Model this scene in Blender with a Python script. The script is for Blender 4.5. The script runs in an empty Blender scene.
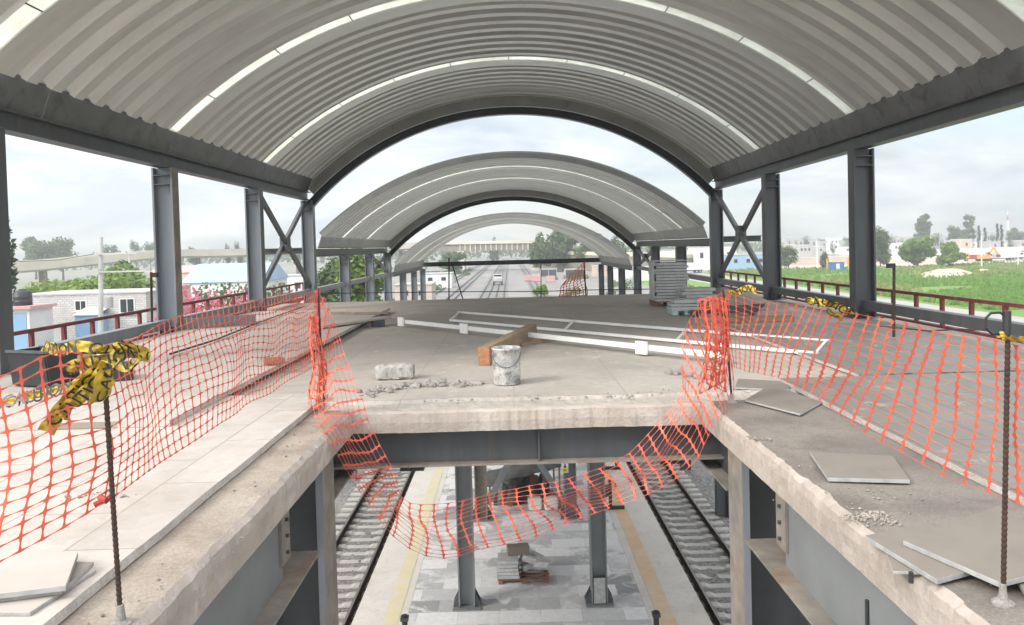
import bpy, math, random
import numpy as np
from mathutils import Vector, Matrix, noise
R = math.radians
PI = math.pi
scene = bpy.context.scene
C = scene.collection

# ------------------------------------------------------------------ camera
CAM = Vector((0, 0, 1.6))
F = 800.0
cd = bpy.data.cameras.new('camera')
cam = bpy.data.objects.new('camera', cd)
C.objects.link(cam)
cam.matrix_world = Matrix.Translation(CAM) @ Matrix.Rotation(R(90 - 1.5), 4, 'X') @ Matrix.Rotation(R(-1.56), 4, 'Z')
cd.sensor_fit = 'HORIZONTAL'
cd.sensor_width = 36
cd.lens = F / 1024 * 36
cd.shift_x = 1.5 / 1024
cd.shift_y = -45.0 / 1024
cd.clip_start = 0.05
cd.clip_end = 9000
scene.camera = cam
M3 = cam.matrix_world.to_3x3()


def ray(px, py):
    return M3 @ Vector(((px - 510.5) / F, -(py - 267.5) / F, -1.0))


def P(px, py, Y):
    d = ray(px, py)
    return CAM + d * (Y / d.y)


def G(px, py, z=0.0):
    d = ray(px, py)
    return CAM + d * ((z - CAM.z) / d.z)


# ------------------------------------------------------------------ objects
ROOTLOC = {}


def setp(o, label=None, cat=None, group=None, kind=None):
    if label: o['label'] = label
    if cat: o['category'] = cat
    if group: o['group'] = group
    if kind: o['kind'] = kind
    return o


def thing(name, label, cat, loc=(0, 0, 0), group=None):
    o = bpy.data.objects.new(name, None)
    o.empty_display_size = 0.2
    C.objects.link(o)
    o.location = loc
    ROOTLOC[o.name] = Vector(loc)
    return setp(o, label, cat, group)


class MB:
    """collects faces for ONE mesh"""
    def __init__(s):
        s.v = []; s.f = []; s.m = []

    def add(s, vs, fs, mi=0):
        n = len(s.v)
        s.v.extend([tuple(v) for v in vs])
        for f in fs:
            s.f.append([i + n for i in f]); s.m.append(mi)

    def box(s, x0, x1, y0, y1, z0, z1, mi=0):
        s.add([(x0, y0, z0), (x1, y0, z0), (x1, y1, z0), (x0, y1, z0), (x0, y0, z1), (x1, y0, z1), (x1, y1, z1), (x0, y1, z1)],
              [(3, 2, 1, 0), (4, 5, 6, 7), (0, 1, 5, 4), (1, 2, 6, 5), (2, 3, 7, 6), (3, 0, 4, 7)], mi)

    def obox(s, c, ax, ay, az, mi=0):
        c = Vector(c); ax = Vector(ax); ay = Vector(ay); az = Vector(az)
        vs = [c + ax * i + ay * j + az * k for k in (-1, 1) for i, j in ((-1, -1), (1, -1), (1, 1), (-1, 1))]
        s.add(vs, [(3, 2, 1, 0), (4, 5, 6, 7), (0, 1, 5, 4), (1, 2, 6, 5), (2, 3, 7, 6), (3, 0, 4, 7)], mi)

    def bar(s, a, b, w, h, up=(0, 0, 1), mi=0):
        a = Vector(a); b = Vector(b); d = (b - a); L = d.length; d = d / L
        u = Vector(up); x = d.cross(u)
        if x.length < 1e-4: x = d.cross(Vector((0, 1, 0)))
        x.normalize(); u = x.cross(d).normalized()
        s.obox((a + b) / 2, x * (w / 2), d * (L / 2), u * (h / 2), mi)

    def tube(s, pts, r, n=8, mi=0, cap=True):
        pts = [Vector(p) for p in pts]
        rs = r if isinstance(r, (list, tuple)) else [r] * len(pts)
        base = len(s.v); ref = None
        for i, p in enumerate(pts):
            d = (pts[min(i + 1, len(pts) - 1)] - pts[max(i - 1, 0)])
            d = d.normalized() if d.length > 1e-9 else Vector((0, 0, 1))
            if ref is None:
                ref = d.cross(Vector((0.31, 0.17, 0.93)))
                if ref.length < 1e-3: ref = d.cross(Vector((1, 0, 0)))
            x = ref - d * ref.dot(d); x.normalize(); ref = x
            y = d.cross(x)
            for k in range(n):
                a = 2 * PI * k / n
                s.v.append(tuple(p + (x * math.cos(a) + y * math.sin(a)) * rs[i]))
        for i in range(len(pts) - 1):
            for k in range(n):
                k2 = (k + 1) % n
                s.f.append([base + i * n + k, base + i * n + k2, base + (i + 1) * n + k2, base + (i + 1) * n + k]); s.m.append(mi)
        if cap:
            s.f.append([base + k for k in range(n)][::-1]); s.m.append(mi)
            e = base + (len(pts) - 1) * n
            s.f.append([e + k for k in range(n)]); s.m.append(mi)

    def lathe(s, c, prof, n=24, mi=0):
        """prof: list of (radius, z) ; closed by caps when the radius is 0"""
        c = Vector(c); base = len(s.v)
        for r, z in prof:
            for k in range(n):
                a = 2 * PI * k / n
                s.v.append((c.x + r * math.cos(a), c.y + r * math.sin(a), c.z + z))
        for i in range(len(prof) - 1):
            for k in range(n):
                k2 = (k + 1) % n
                s.f.append([base + i * n + k, base + i * n + k2, base + (i + 1) * n + k2, base + (i + 1) * n + k]); s.m.append(mi)

    def prism(s, poly, z0, z1, mi=0):
        """poly: CCW list of (x,y)"""
        n = len(poly)
        vs = [(x, y, z0) for x, y in poly] + [(x, y, z1) for x, y in poly]
        fs = [list(range(n))[::-1], [n + i for i in range(n)]] + [[i, (i + 1) % n, n + (i + 1) % n, n + i] for i in range(n)]
        s.add(vs, fs, mi)

    def sweep(s, secs, mi=0, closed=False, caps=False):
        """secs: list of cross sections (lists of points of equal length)"""
        base = len(s.v); n = len(secs[0])
        for c in secs:
            s.v.extend([tuple(p) for p in c])
        for i in range(len(secs) - 1):
            for k in range(n if closed else n - 1):
                k2 = (k + 1) % n
                s.f.append([base + i * n + k, base + i * n + k2, base + (i + 1) * n + k2, base + (i + 1) * n + k]); s.m.append(mi)
        if caps:
            s.f.append([base + k for k in range(n)][::-1]); s.m.append(mi)
            e = base + (len(secs) - 1) * n
            s.f.append([e + k for k in range(n)]); s.m.append(mi)

    def build(s, name, mat, parent=None, smooth=False, bevel=0, loc=None):
        off = Vector((0, 0, 0))
        root = parent
        while root is not None and root.parent is not None:
            root = root.parent
        if root is not None: off = ROOTLOC.get(root.name, Vector((0, 0, 0)))
        elif loc is not None: off = Vector(loc)
        me = bpy.data.meshes.new(name)
        me.from_pydata([(x - off.x, y - off.y, z - off.z) for x, y, z in s.v], [], s.f)
        mats = mat if isinstance(mat, (list, tuple)) else [mat]
        for m in mats: me.materials.append(m)
        if len(mats) > 1: me.polygons.foreach_set('material_index', s.m)
        if smooth: me.polygons.foreach_set('use_smooth', [True] * len(me.polygons))
        me.update()
        o = bpy.data.objects.new(name, me)
        C.objects.link(o)
        if parent is not None: o.parent = parent
        elif loc is not None:
            o.location = loc
            ROOTLOC[o.name] = Vector(loc)
        if bevel:
            b = o.modifiers.new('bevel', 'BEVEL'); b.width = bevel; b.segments = 2; b.limit_method = 'ANGLE'
        return o


def solo(name, mb, mat, label, cat, group=None, kind=None, loc=None, **k):
    return setp(mb.build(name, mat, None, loc=loc, **k), label, cat, group, kind)


def struct(name, mb, mat, **k):
    o = mb.build(name, mat, None, **k); o['kind'] = 'structure'; return o


# ------------------------------------------------------------------ materials
def newmat(name):
    m = bpy.data.materials.new(name); m.use_nodes = True
    nt = m.node_tree
    return m, nt, nt.nodes['Principled BSDF']


def N(nt, typ, **kw):
    n = nt.nodes.new(typ)
    for k, v in kw.items():
        if k in n.inputs: n.inputs[k].default_value = v
        else: setattr(n, k, v)
    return n


def c4(c): return (c[0], c[1], c[2], 1)


def mixc(nt, fac, a, b, blend='MIX'):
    m = nt.nodes.new('ShaderNodeMix'); m.data_type = 'RGBA'; m.blend_type = blend
    for sock, v in ((m.inputs[0], fac), (m.inputs[6], a), (m.inputs[7], b)):
        if hasattr(v, 'is_output'): nt.links.new(v, sock)
        elif isinstance(v, (int, float)): sock.default_value = v
        else: sock.default_value = c4(v)
    return m.outputs[2]


def ramp(nt, src, lo, hi, a=0.0, b=1.0):
    r = nt.nodes.new('ShaderNodeMapRange'); r.clamp = True
    nt.links.new(src, r.inputs[0])
    r.inputs[1].default_value = lo; r.inputs[2].default_value = hi; r.inputs[3].default_value = a; r.inputs[4].default_value = b
    return r.outputs[0]


def noisenode(nt, co, scale, detail=5, rough=0.6, dist=0.0):
    n = nt.nodes.new('ShaderNodeTexNoise')
    n.inputs['Scale'].default_value = scale; n.inputs['Detail'].default_value = detail
    n.inputs['Roughness'].default_value = rough; n.inputs['Distortion'].default_value = dist
    nt.links.new(co, n.inputs['Vector'])
    return n.outputs[0]


def coords(nt, kind='Object', scale=(1, 1, 1)):
    tc = nt.nodes.new('ShaderNodeTexCoord')
    mp = nt.nodes.new('ShaderNodeMapping')
    mp.inputs['Scale'].default_value = scale
    nt.links.new(tc.outputs[kind], mp.inputs[0])
    return mp.outputs[0]


def bumped(nt, bs, src, strength=0.3, dist=0.01, prev=None):
    b = nt.nodes.new('ShaderNodeBump'); b.inputs['Strength'].default_value = strength; b.inputs['Distance'].default_value = dist
    nt.links.new(src, b.inputs['Height'])
    if prev is not None: nt.links.new(prev, b.inputs['Normal'])
    nt.links.new(b.outputs[0], bs.inputs['Normal'])
    return b.outputs[0]


def mat(name, c1, c2=None, scale=3.0, rough=0.7, metal=0.0, bump=0.0, bscale=40, stain=None, sscale=1.2, slo=0.55, shi=0.75, stretch=(1, 1, 1), bdist=0.01, spots=None):
    """two-tone noise with an optional stain colour in patches and fine bump"""
    m, nt, bs = newmat(name)
    co = coords(nt, 'Object', stretch)
    c2 = c2 or tuple(x * 0.8 for x in c1)
    n1 = noisenode(nt, co, scale)
    col = mixc(nt, ramp(nt, n1, 0.32, 0.68), c1, c2)
    if stain:
        n2 = noisenode(nt, co, sscale, 8, 0.65, 0.4)
        col = mixc(nt, ramp(nt, n2, slo, shi, 0, 0.9), col, stain)
    if spots:
        n3 = noisenode(nt, co, spots[1], 6, 0.75)
        col = mixc(nt, ramp(nt, n3, spots[2], spots[2] + 0.06, 0, 0.8), col, spots[0])
    if bump >= 0.15 and 30 <= bscale < 80:
        g1 = noisenode(nt, co, 65, 4, 0.8)
        col = mixc(nt, ramp(nt, g1, 0.36, 0.5, 0.42, 0.0), col, tuple(x * 0.45 for x in c2))
        col = mixc(nt, ramp(nt, g1, 0.54, 0.68, 0.0, 0.4), col, tuple(min(0.85, x * 1.5 + 0.03) for x in c1))
        g2 = noisenode(nt, co, 6, 8, 0.75, 1.5)
        col = mixc(nt, ramp(nt, g2, 0.52, 0.66, 0.0, 0.38), col, tuple(x * 0.55 for x in c2))
    nt.links.new(col, bs.inputs['Base Color'])
    bs.inputs['Roughness'].default_value = rough
    bs.inputs['Metallic'].default_value = metal
    if bump:
        bumped(nt, bs, noisenode(nt, co, bscale, 6, 0.7), bump, bdist)
    return m


def brickmat(name, c1, c2, mortar, bw, bh, msize, rough=0.8, rot=0.0, bias=0.0, dirt=None, dscale=0.8, dlo=0.45, dhi=0.75, coord='Object', bump=0.15, offset=0.5, vertical=False):
    m, nt, bs = newmat(name)
    tc = nt.nodes.new('ShaderNodeTexCoord'); mp = nt.nodes.new('ShaderNodeMapping')
    nt.links.new(tc.outputs[coord], mp.inputs[0])
    mp.inputs['Rotation'].default_value = (R(90) if vertical else 0, 0, rot)
    br = nt.nodes.new('ShaderNodeTexBrick')
    br.offset = offset
    br.inputs['Scale'].default_value = 1.0
    br.inputs['Brick Width'].default_value = bw; br.inputs['Row Height'].default_value = bh
    br.inputs['Mortar Size'].default_value = msize; br.inputs['Bias'].default_value = bias
    br.inputs['Color1'].default_value = c4(c1); br.inputs['Color2'].default_value = c4(c2); br.inputs['Mortar'].default_value = c4(mortar)
    nt.links.new(mp.outputs[0], br.inputs['Vector'])
    col = br.outputs['Color']
    if dirt:
        n2 = noisenode(nt, tc.outputs[coord], dscale, 8, 0.68, 0.5)
        col = mixc(nt, ramp(nt, n2, dlo, dhi, 0, 0.85), col, dirt)
    n3 = noisenode(nt, tc.outputs[coord], 9, 6, 0.7)
    col = mixc(nt, ramp(nt, n3, 0.3, 0.7, 0.0, 0.22), col, (0.12, 0.11, 0.10))
    n5 = noisenode(nt, tc.outputs[coord], 38, 6, 0.75)
    col = mixc(nt, ramp(nt, n5, 0.56, 0.70, 0.0, 0.3), col, (0.16, 0.14, 0.12))
    n6 = noisenode(nt, tc.outputs[coord], 2.3, 7, 0.7, 1.2)
    col = mixc(nt, ramp(nt, n6, 0.58, 0.68, 0.0, 0.35), col, (0.70, 0.66, 0.60))
    nt.links.new(col, bs.inputs['Base Color'])
    bs.inputs['Roughness'].default_value = rough
    if bump:
        b0 = bumped(nt, bs, br.outputs['Fac'], -bump, 0.004)
        bumped(nt, bs, noisenode(nt, tc.outputs[coord], 60, 5, 0.7), 0.15, 0.004, b0)
    return m


RUST = (0.11, 0.055, 0.028)
M = {}
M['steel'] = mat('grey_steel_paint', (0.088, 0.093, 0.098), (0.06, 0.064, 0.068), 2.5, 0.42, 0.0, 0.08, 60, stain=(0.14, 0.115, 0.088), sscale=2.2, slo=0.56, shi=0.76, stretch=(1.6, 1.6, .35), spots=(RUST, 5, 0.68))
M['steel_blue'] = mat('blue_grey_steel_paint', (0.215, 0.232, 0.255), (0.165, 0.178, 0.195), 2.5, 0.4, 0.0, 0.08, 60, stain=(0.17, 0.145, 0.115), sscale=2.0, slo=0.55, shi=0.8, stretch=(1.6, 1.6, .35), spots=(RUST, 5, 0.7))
M['steel_dark'] = mat('dark_steel_paint', (0.06, 0.065, 0.072), (0.042, 0.045, 0.05), 2.2, 0.45, 0.0, 0.05, 60, stain=RUST, sscale=1.4, slo=0.62, shi=0.8)
M['steel_dusty'] = mat('dusty_steel_flange', (0.30, 0.255, 0.205), (0.16, 0.15, 0.14), 4, 0.7, 0.0, 0.1, 50, stain=(0.22, 0.11, 0.05), sscale=2.2, slo=0.52, shi=0.75)
M['steel_web'] = mat('pale_grey_web_plate', (0.225, 0.238, 0.242), (0.18, 0.19, 0.195), 1.6, 0.45, 0.0, 0.05, 40, stain=(0.25, 0.24, 0.22), sscale=2.5, slo=0.6, shi=0.85, spots=(RUST, 14, 0.7))
M['red_steel'] = mat('red_primer_steel', (0.22, 0.045, 0.04), (0.14, 0.03, 0.03), 6, 0.6, 0, 0.1, 50, stain=(0.25, 0.13, 0.11), sscale=4)
M['rebar'] = mat('rusty_rebar', (0.075, 0.04, 0.026), (0.04, 0.025, 0.02), 20, 0.85, 0.2, 0.3, 120)
M['black'] = mat('black_plastic', (0.018, 0.018, 0.02), (0.03, 0.03, 0.032), 8, 0.5, 0, 0.1, 60, stain=(0.15, 0.14, 0.13), sscale=3, slo=0.6, shi=0.9)
M['concrete'] = brickmat('dusty_deck_concrete', (0.455, 0.405, 0.35), (0.43, 0.38, 0.33), (0.31, 0.275, 0.235), 2.4, 1.2, 0.006, 0.85, R(90), dirt=(0.33, 0.295, 0.25), dscale=0.55, dlo=0.42, dhi=0.66, bump=0.05)
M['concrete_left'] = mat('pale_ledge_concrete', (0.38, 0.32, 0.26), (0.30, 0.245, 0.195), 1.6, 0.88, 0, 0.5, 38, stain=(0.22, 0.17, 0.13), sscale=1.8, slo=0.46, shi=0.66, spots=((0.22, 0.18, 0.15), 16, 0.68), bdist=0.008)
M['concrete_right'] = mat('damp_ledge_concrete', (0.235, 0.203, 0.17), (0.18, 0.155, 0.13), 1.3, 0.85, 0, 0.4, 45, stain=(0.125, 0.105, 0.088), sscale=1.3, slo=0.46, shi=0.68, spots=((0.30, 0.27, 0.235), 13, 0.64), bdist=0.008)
M['concrete_edge'] = mat('raw_concrete_edge', (0.445, 0.375, 0.32), (0.35, 0.295, 0.25), 3, 0.92, 0, 0.7, 26, stain=(0.52, 0.465, 0.415), sscale=2.0, slo=0.5, shi=0.72, spots=((0.2, 0.16, 0.13), 22, 0.7), bdist=0.02)
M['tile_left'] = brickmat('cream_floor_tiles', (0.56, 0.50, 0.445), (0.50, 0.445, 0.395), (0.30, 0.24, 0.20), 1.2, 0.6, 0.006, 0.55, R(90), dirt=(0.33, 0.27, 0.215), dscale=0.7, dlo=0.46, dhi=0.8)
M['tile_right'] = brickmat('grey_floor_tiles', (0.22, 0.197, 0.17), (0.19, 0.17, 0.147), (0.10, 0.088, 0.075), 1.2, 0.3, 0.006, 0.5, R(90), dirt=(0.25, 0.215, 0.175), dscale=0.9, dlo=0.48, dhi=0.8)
M['tile_edge'] = mat('white_mortar_edge', (0.58, 0.545, 0.505), (0.42, 0.39, 0.355), 6, 0.85, 0, 0.3, 60)
M['slab_grey'] = mat('grey_paving_slab', (0.22, 0.188, 0.155), (0.18, 0.155, 0.128), 2.5, 0.75, 0, 0.2, 90, stain=(0.25, 0.22, 0.187), sscale=2, bdist=0.004)
M['slab_pale'] = mat('pale_paving_slab', (0.47, 0.42, 0.37), (0.42, 0.375, 0.325), 2.5, 0.7, 0, 0.15, 90, bdist=0.004)
M['slab_side'] = mat('slab_cut_side', (0.42, 0.415, 0.405), (0.28, 0.275, 0.27), 12, 0.8, 0, 0.2, 90)
M['roof'] = mat('galvanised_roof_sheet', (0.63, 0.635, 0.605), (0.55, 0.555, 0.53), 1.6, 0.34, 0.5, 0.03, 30, stain=(0.43, 0.43, 0.41), sscale=1.1, slo=0.48, shi=0.75, stretch=(0.3, 1.7, 0.3))
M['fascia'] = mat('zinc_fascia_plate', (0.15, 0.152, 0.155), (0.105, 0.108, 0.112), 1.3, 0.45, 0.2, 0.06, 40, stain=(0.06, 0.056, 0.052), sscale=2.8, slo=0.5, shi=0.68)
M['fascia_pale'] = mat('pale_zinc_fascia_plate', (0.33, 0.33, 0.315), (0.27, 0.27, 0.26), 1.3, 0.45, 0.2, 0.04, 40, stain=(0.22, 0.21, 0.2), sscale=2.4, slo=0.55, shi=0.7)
M['wood'] = mat('sawn_timber', (0.33, 0.24, 0.16), (0.23, 0.155, 0.10), 6, 0.85, 0, 0.4, 30, stretch=(1, 0.15, 1), stain=(0.4, 0.35, 0.29), sscale=3)
M['wood_end'] = mat('timber_end_grain', (0.42, 0.20, 0.09), (0.28, 0.125, 0.055), 18, 0.85, 0, 0.3, 60)
M['white_paint'] = mat('white_painted_steel', (0.86, 0.85, 0.82), (0.80, 0.785, 0.75), 6, 0.5, 0, 0.05, 50, stain=(0.5, 0.45, 0.38), sscale=5, slo=0.62, shi=0.8)
M['mortar_bucket'] = mat('bucket_caked_in_mortar', (0.60, 0.585, 0.55), (0.33, 0.32, 0.30), 8, 0.9, 0, 0.8, 30, stain=(0.16, 0.155, 0.15), sscale=11, slo=0.5, shi=0.62, spots=((0.78, 0.77, 0.74), 30, 0.6))
M['rubble'] = mat('broken_mortar', (0.42, 0.385, 0.345), (0.24, 0.22, 0.195), 14, 0.95, 0, 0.9, 60, spots=((0.58, 0.56, 0.53), 40, 0.6), bdist=0.02)
M['net'], nt, bs = newmat('orange_plastic_net')
bs.inputs['Base Color'].default_value = (0.78, 0.10, 0.045, 1); bs.inputs['Roughness'].default_value = 0.45
n_ = noisenode(nt, coords(nt, 'Object'), 1.3, 4)
nt.links.new(mixc(nt, ramp(nt, n_, 0.35, 0.65), (0.70, 0.15, 0.075), (0.52, 0.07, 0.05)), bs.inputs['Base Color'])
M['tape'] = mat('yellow_tape', (0.54, 0.37, 0.03), (0.38, 0.25, 0.025), 9, 0.4, stain=(0.30, 0.22, 0.06), sscale=14)
M['ink'] = mat('black_ink', (0.015, 0.014, 0.014), (0.02, 0.02, 0.02), 6, 0.4)
M['ballast'], nt, bs = newmat('grey_ballast')
co = coords(nt)
vor = nt.nodes.new('ShaderNodeTexVoronoi'); vor.inputs['Scale'].default_value = 17; nt.links.new(co, vor.inputs['Vector'])
sep = nt.nodes.new('ShaderNodeSeparateColor'); nt.links.new(vor.outputs['Color'], sep.inputs[0])
col = mixc(nt, sep.outputs[0], (0.07, 0.066, 0.063), (0.27, 0.26, 0.25))
col = mixc(nt, ramp(nt, noisenode(nt, co, 0.5, 5), 0.45, 0.68, 0, 0.5), col, (0.30, 0.275, 0.245))
nt.links.new(col, bs.inputs['Base Color']); bs.inputs['Roughness'].default_value = 0.95
bumped(nt, bs, vor.outputs['Distance'], -0.9, 0.05)
M['sleeper'] = mat('concrete_sleeper', (0.50, 0.475, 0.435), (0.38, 0.36, 0.33), 2.5, 0.9, 0, 0.3, 40, stain=(0.38, 0.34, 0.30), sscale=2, slo=0.55, shi=0.75)
M['rail'] = mat('rusty_rail', (0.10, 0.065, 0.045), (0.065, 0.045, 0.035), 8, 0.6, 0.4, 0.1, 60)
M['rail_head'] = mat('worn_rail_head', (0.30, 0.27, 0.25), (0.2, 0.17, 0.15), 3, 0.4, 0.7)
M['pavers'] = brickmat('patchy_platform_pavers', (0.90, 0.895, 0.89), (0.2, 0.205, 0.22), (0.5, 0.5, 0.5), 0.9, 0.6, 0.006, 0.6, 0.0, bias=-0.2, dirt=(0.88, 0.875, 0.865), dscale=1.5, dlo=0.48, dhi=0.58)
M['plat_edge'] = mat('pale_platform_edge', (0.80, 0.75, 0.69), (0.72, 0.67, 0.61), 1.2, 0.8, 0, 0.15, 40, stain=(0.58, 0.50, 0.42), sscale=0.8)
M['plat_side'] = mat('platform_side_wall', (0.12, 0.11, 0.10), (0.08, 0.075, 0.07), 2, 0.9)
M['tactile_yellow'] = mat('pale_yellow_tactile', (0.76, 0.68, 0.42), (0.70, 0.63, 0.44), 3, 0.8, 0, 0.2, 20, stain=(0.74, 0.69, 0.60), sscale=1.4, slo=0.45, shi=0.7)
M['tactile_orange'] = mat('dusty_orange_tactile', (0.78, 0.55, 0.34), (0.72, 0.51, 0.33), 3, 0.8, 0, 0.2, 20, stain=(0.76, 0.66, 0.54), sscale=1.4, slo=0.48, shi=0.72)
M['film'] = mat('plastic_wrapped_slabs', (0.50, 0.50, 0.50), (0.33, 0.34, 0.35), 5, 0.4, 0, 0.2, 20)
M['slab_stack'] = mat('stacked_grey_slabs', (0.58, 0.575, 0.57), (0.42, 0.415, 0.41), 4, 0.75, 0, 0.2, 60)
M['teal'] = mat('pale_teal_sheet', (0.45, 0.60, 0.58), (0.38, 0.52, 0.5), 4, 0.6)
M['pallet'] = mat('pallet_wood', (0.30, 0.14, 0.08), (0.20, 0.10, 0.06), 8, 0.85, 0, 0.3, 40)
M['sand'] = mat('grey_sand', (0.36, 0.31, 0.26), (0.28, 0.245, 0.21), 4, 0.95, 0, 0.6, 50)
M['cable'] = mat('black_cable', (0.02, 0.02, 0.02), None, 4, 0.5)
M['grass_field'] = mat('field_grass_ground', (0.10, 0.185, 0.03), (0.155, 0.25, 0.05), 0.03, 0.95, 0, 0.5, 1.5, stain=(0.23, 0.25, 0.09), sscale=0.018, slo=0.52, shi=0.7, bdist=0.3)
M['earth'] = mat('bare_earth', (0.42, 0.33, 0.25), (0.50, 0.41, 0.33), 0.03, 0.95, 0, 0.3, 1, stain=(0.33, 0.30, 0.2), sscale=0.02, bdist=0.1)
M['ground'] = mat('dusty_town_ground', (0.28, 0.26, 0.22), (0.20, 0.20, 0.14), 0.012, 0.95, stain=(0.14, 0.19, 0.08), sscale=0.01, slo=0.5, shi=0.62)
M['road'] = mat('pale_road', (0.36, 0.34, 0.31), (0.30, 0.285, 0.26), 0.1, 0.9, stain=(0.3, 0.3, 0.2), sscale=.08)
M['gravel_yard'] = mat('track_yard_gravel', (0.27, 0.25, 0.23), (0.19, 0.18, 0.165), 0.15, 0.95, stain=(0.34, 0.315, 0.28), sscale=0.06)
M['bark'] = mat('tree_bark', (0.11, 0.085, 0.06), (0.07, 0.055, 0.04), 5, 0.95, 0, 0.5, 12)
M['concrete_pole'] = mat('pale_concrete_pole', (0.55, 0.54, 0.52), (0.46, 0.45, 0.43), 2, 0.85)
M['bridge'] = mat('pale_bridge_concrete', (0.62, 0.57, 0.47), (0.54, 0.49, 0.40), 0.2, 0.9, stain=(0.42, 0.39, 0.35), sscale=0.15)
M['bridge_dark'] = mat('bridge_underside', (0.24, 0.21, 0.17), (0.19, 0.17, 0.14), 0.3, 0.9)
M['block_wall'] = brickmat('whitewashed_block_wall', (0.66, 0.64, 0.63), (0.56, 0.53, 0.51), (0.36, 0.34, 0.32), 0.42, 0.21, 0.022, 0.9, 0, dirt=(0.45, 0.42, 0.39), dscale=0.5, vertical=True, bump=0.3)
M['glass'], nt, bs = newmat('dark_window_glass')
bs.inputs['Base Color'].default_value = (0.03, 0.035, 0.04, 1); bs.inputs['Roughness'].default_value = 0.08
M['white_wall'] = mat('white_wall', (0.72, 0.71, 0.69), (0.62, 0.61, 0.59), 0.4, 0.85)
M['grey_wall'] = mat('grey_wall', (0.45, 0.44, 0.43), (0.38, 0.37, 0.36), 0.4, 0.85)
M['tan_wall'] = mat('tan_wall', (0.55, 0.46, 0.37), (0.48, 0.4, 0.33), 0.4, 0.85)
M['blue_wall'] = mat('blue_wall', (0.26, 0.42, 0.60), (0.22, 0.37, 0.54), 0.8, 0.8)
M['blue_roof'] = mat('blue_metal_roof', (0.33, 0.46, 0.62), (0.28, 0.40, 0.55), 0.3, 0.5)
M['pink_roof'] = mat('faded_pink_roof', (0.60, 0.34, 0.33), (0.52, 0.3, 0.29), 0.5, 0.7)
M['red_paint'] = mat('red_paint', (0.45, 0.05, 0.04), (0.35, 0.04, 0.03), 3, 0.5)
M['orange_paint'] = mat('orange_machine_paint', (0.72, 0.33, 0.04), (0.62, 0.27, 0.04), 3, 0.5)
M['blue_plastic'] = mat('blue_plastic', (0.06, 0.16, 0.42), (0.05, 0.13, 0.36), 3, 0.5)
M['tyre'] = mat('rubber_tyre', (0.02, 0.02, 0.02), (0.03, 0.03, 0.03), 6, 0.9)
M['sign_white'] = mat('white_sign', (0.82, 0.82, 0.80), (0.78, 0.78, 0.76), 4, 0.4)
M['sign_yellow'] = mat('yellow_sign', (0.80, 0.68, 0.06), (0.76, 0.64, 0.06), 4, 0.4)
M['tarp'] = mat('grey_tarpaulin', (0.19, 0.185, 0.175), (0.10, 0.098, 0.094), 3, 0.7, 0, 0.5, 8, stain=(0.26, 0.17, 0.13), sscale=2)

m, nt, bs = newmat('translucent_skylight')
M['skylight'] = m
bs.inputs['Base Color'].default_value = (0.90, 0.90, 0.80, 1); bs.inputs['Roughness'].default_value = 0.5
tr = nt.nodes.new('ShaderNodeBsdfTranslucent'); tr.inputs[0].default_value = (0.50, 0.50, 0.43, 1)
sn_ = noisenode(nt, coords(nt, 'Object'), 1.4, 6, 0.7)
nt.links.new(mixc(nt, ramp(nt, sn_, 0.4, 0.68), (0.52, 0.52, 0.45), (0.36, 0.355, 0.29)), tr.inputs[0])
mx = nt.nodes.new('ShaderNodeMixShader'); mx.inputs[0].default_value = 0.8
nt.links.new(bs.outputs[0], mx.inputs[1]); nt.links.new(tr.outputs[0], mx.inputs[2])
nt.links.new(mx.outputs[0], nt.nodes['Material Output'].inputs[0])


def leafmat(name, a, b):
    m, nt, bs = newmat(name)
    geo = nt.nodes.new('ShaderNodeNewGeometry')
    nt.links.new(mixc(nt, geo.outputs['Random Per Island'], a, b), bs.inputs['Base Color'])
    bs.inputs['Roughness'].default_value = 0.7
    tr = nt.nodes.new('ShaderNodeBsdfTranslucent')
    tr.inputs[0].default_value = c4(tuple(min(1, x * 1.2) for x in b))
    mx = nt.nodes.new('ShaderNodeMixShader'); mx.inputs[0].default_value = 0.3
    nt.links.new(bs.outputs[0], mx.inputs[1]); nt.links.new(tr.outputs[0], mx.inputs[2])
    nt.links.new(mx.outputs[0], nt.nodes['Material Output'].inputs[0])
    return m


M['leaf_bright'] = leafmat('bright_foliage', (0.09, 0.155, 0.022), (0.21, 0.30, 0.055))
M['leaf_mid'] = leafmat('mid_foliage', (0.05, 0.085, 0.022), (0.12, 0.17, 0.05))
M['leaf_dark'] = leafmat('dark_foliage', (0.022, 0.038, 0.018), (0.06, 0.085, 0.035))
M['leaf_pink'] = leafmat('pink_blossom', (0.42, 0.08, 0.14), (0.62, 0.22, 0.27))

# ------------------------------------------------------------------ world, sun
w = bpy.data.worlds.new('World'); scene.world = w; w.use_nodes = True
nt = w.node_tree
bg = nt.nodes['Background']
SUN_EL, SUN_AZ = R(34), R(-122)      # azimuth measured from +Y towards +X
sky = nt.nodes.new('ShaderNodeTexSky'); sky.sky_type = 'NISHITA'; sky.sun_disc = False
sky.sun_elevation = SUN_EL; sky.sun_rotation = SUN_AZ
SKYSTR = 0.12
bg.inputs[1].default_value = SKYSTR
tc = nt.nodes.new('ShaderNodeTexCoord')
sx = nt.nodes.new('ShaderNodeSeparateXYZ'); nt.links.new(tc.outputs['Generated'], sx.inputs[0])
mp = nt.nodes.new('ShaderNodeMapping'); mp.inputs['Scale'].default_value = (1, 1, 3.6)
nt.links.new(tc.outputs['Generated'], mp.inputs[0])
n1 = noisenode(nt, mp.outputs[0], 2.2, 8, 0.55, 0.6)
n2 = noisenode(nt, mp.outputs[0], 5.0, 8, 0.55, 0.4)
el = ramp(nt, sx.outputs[2], 0.0, 0.9, 0.0, 1.0)
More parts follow.
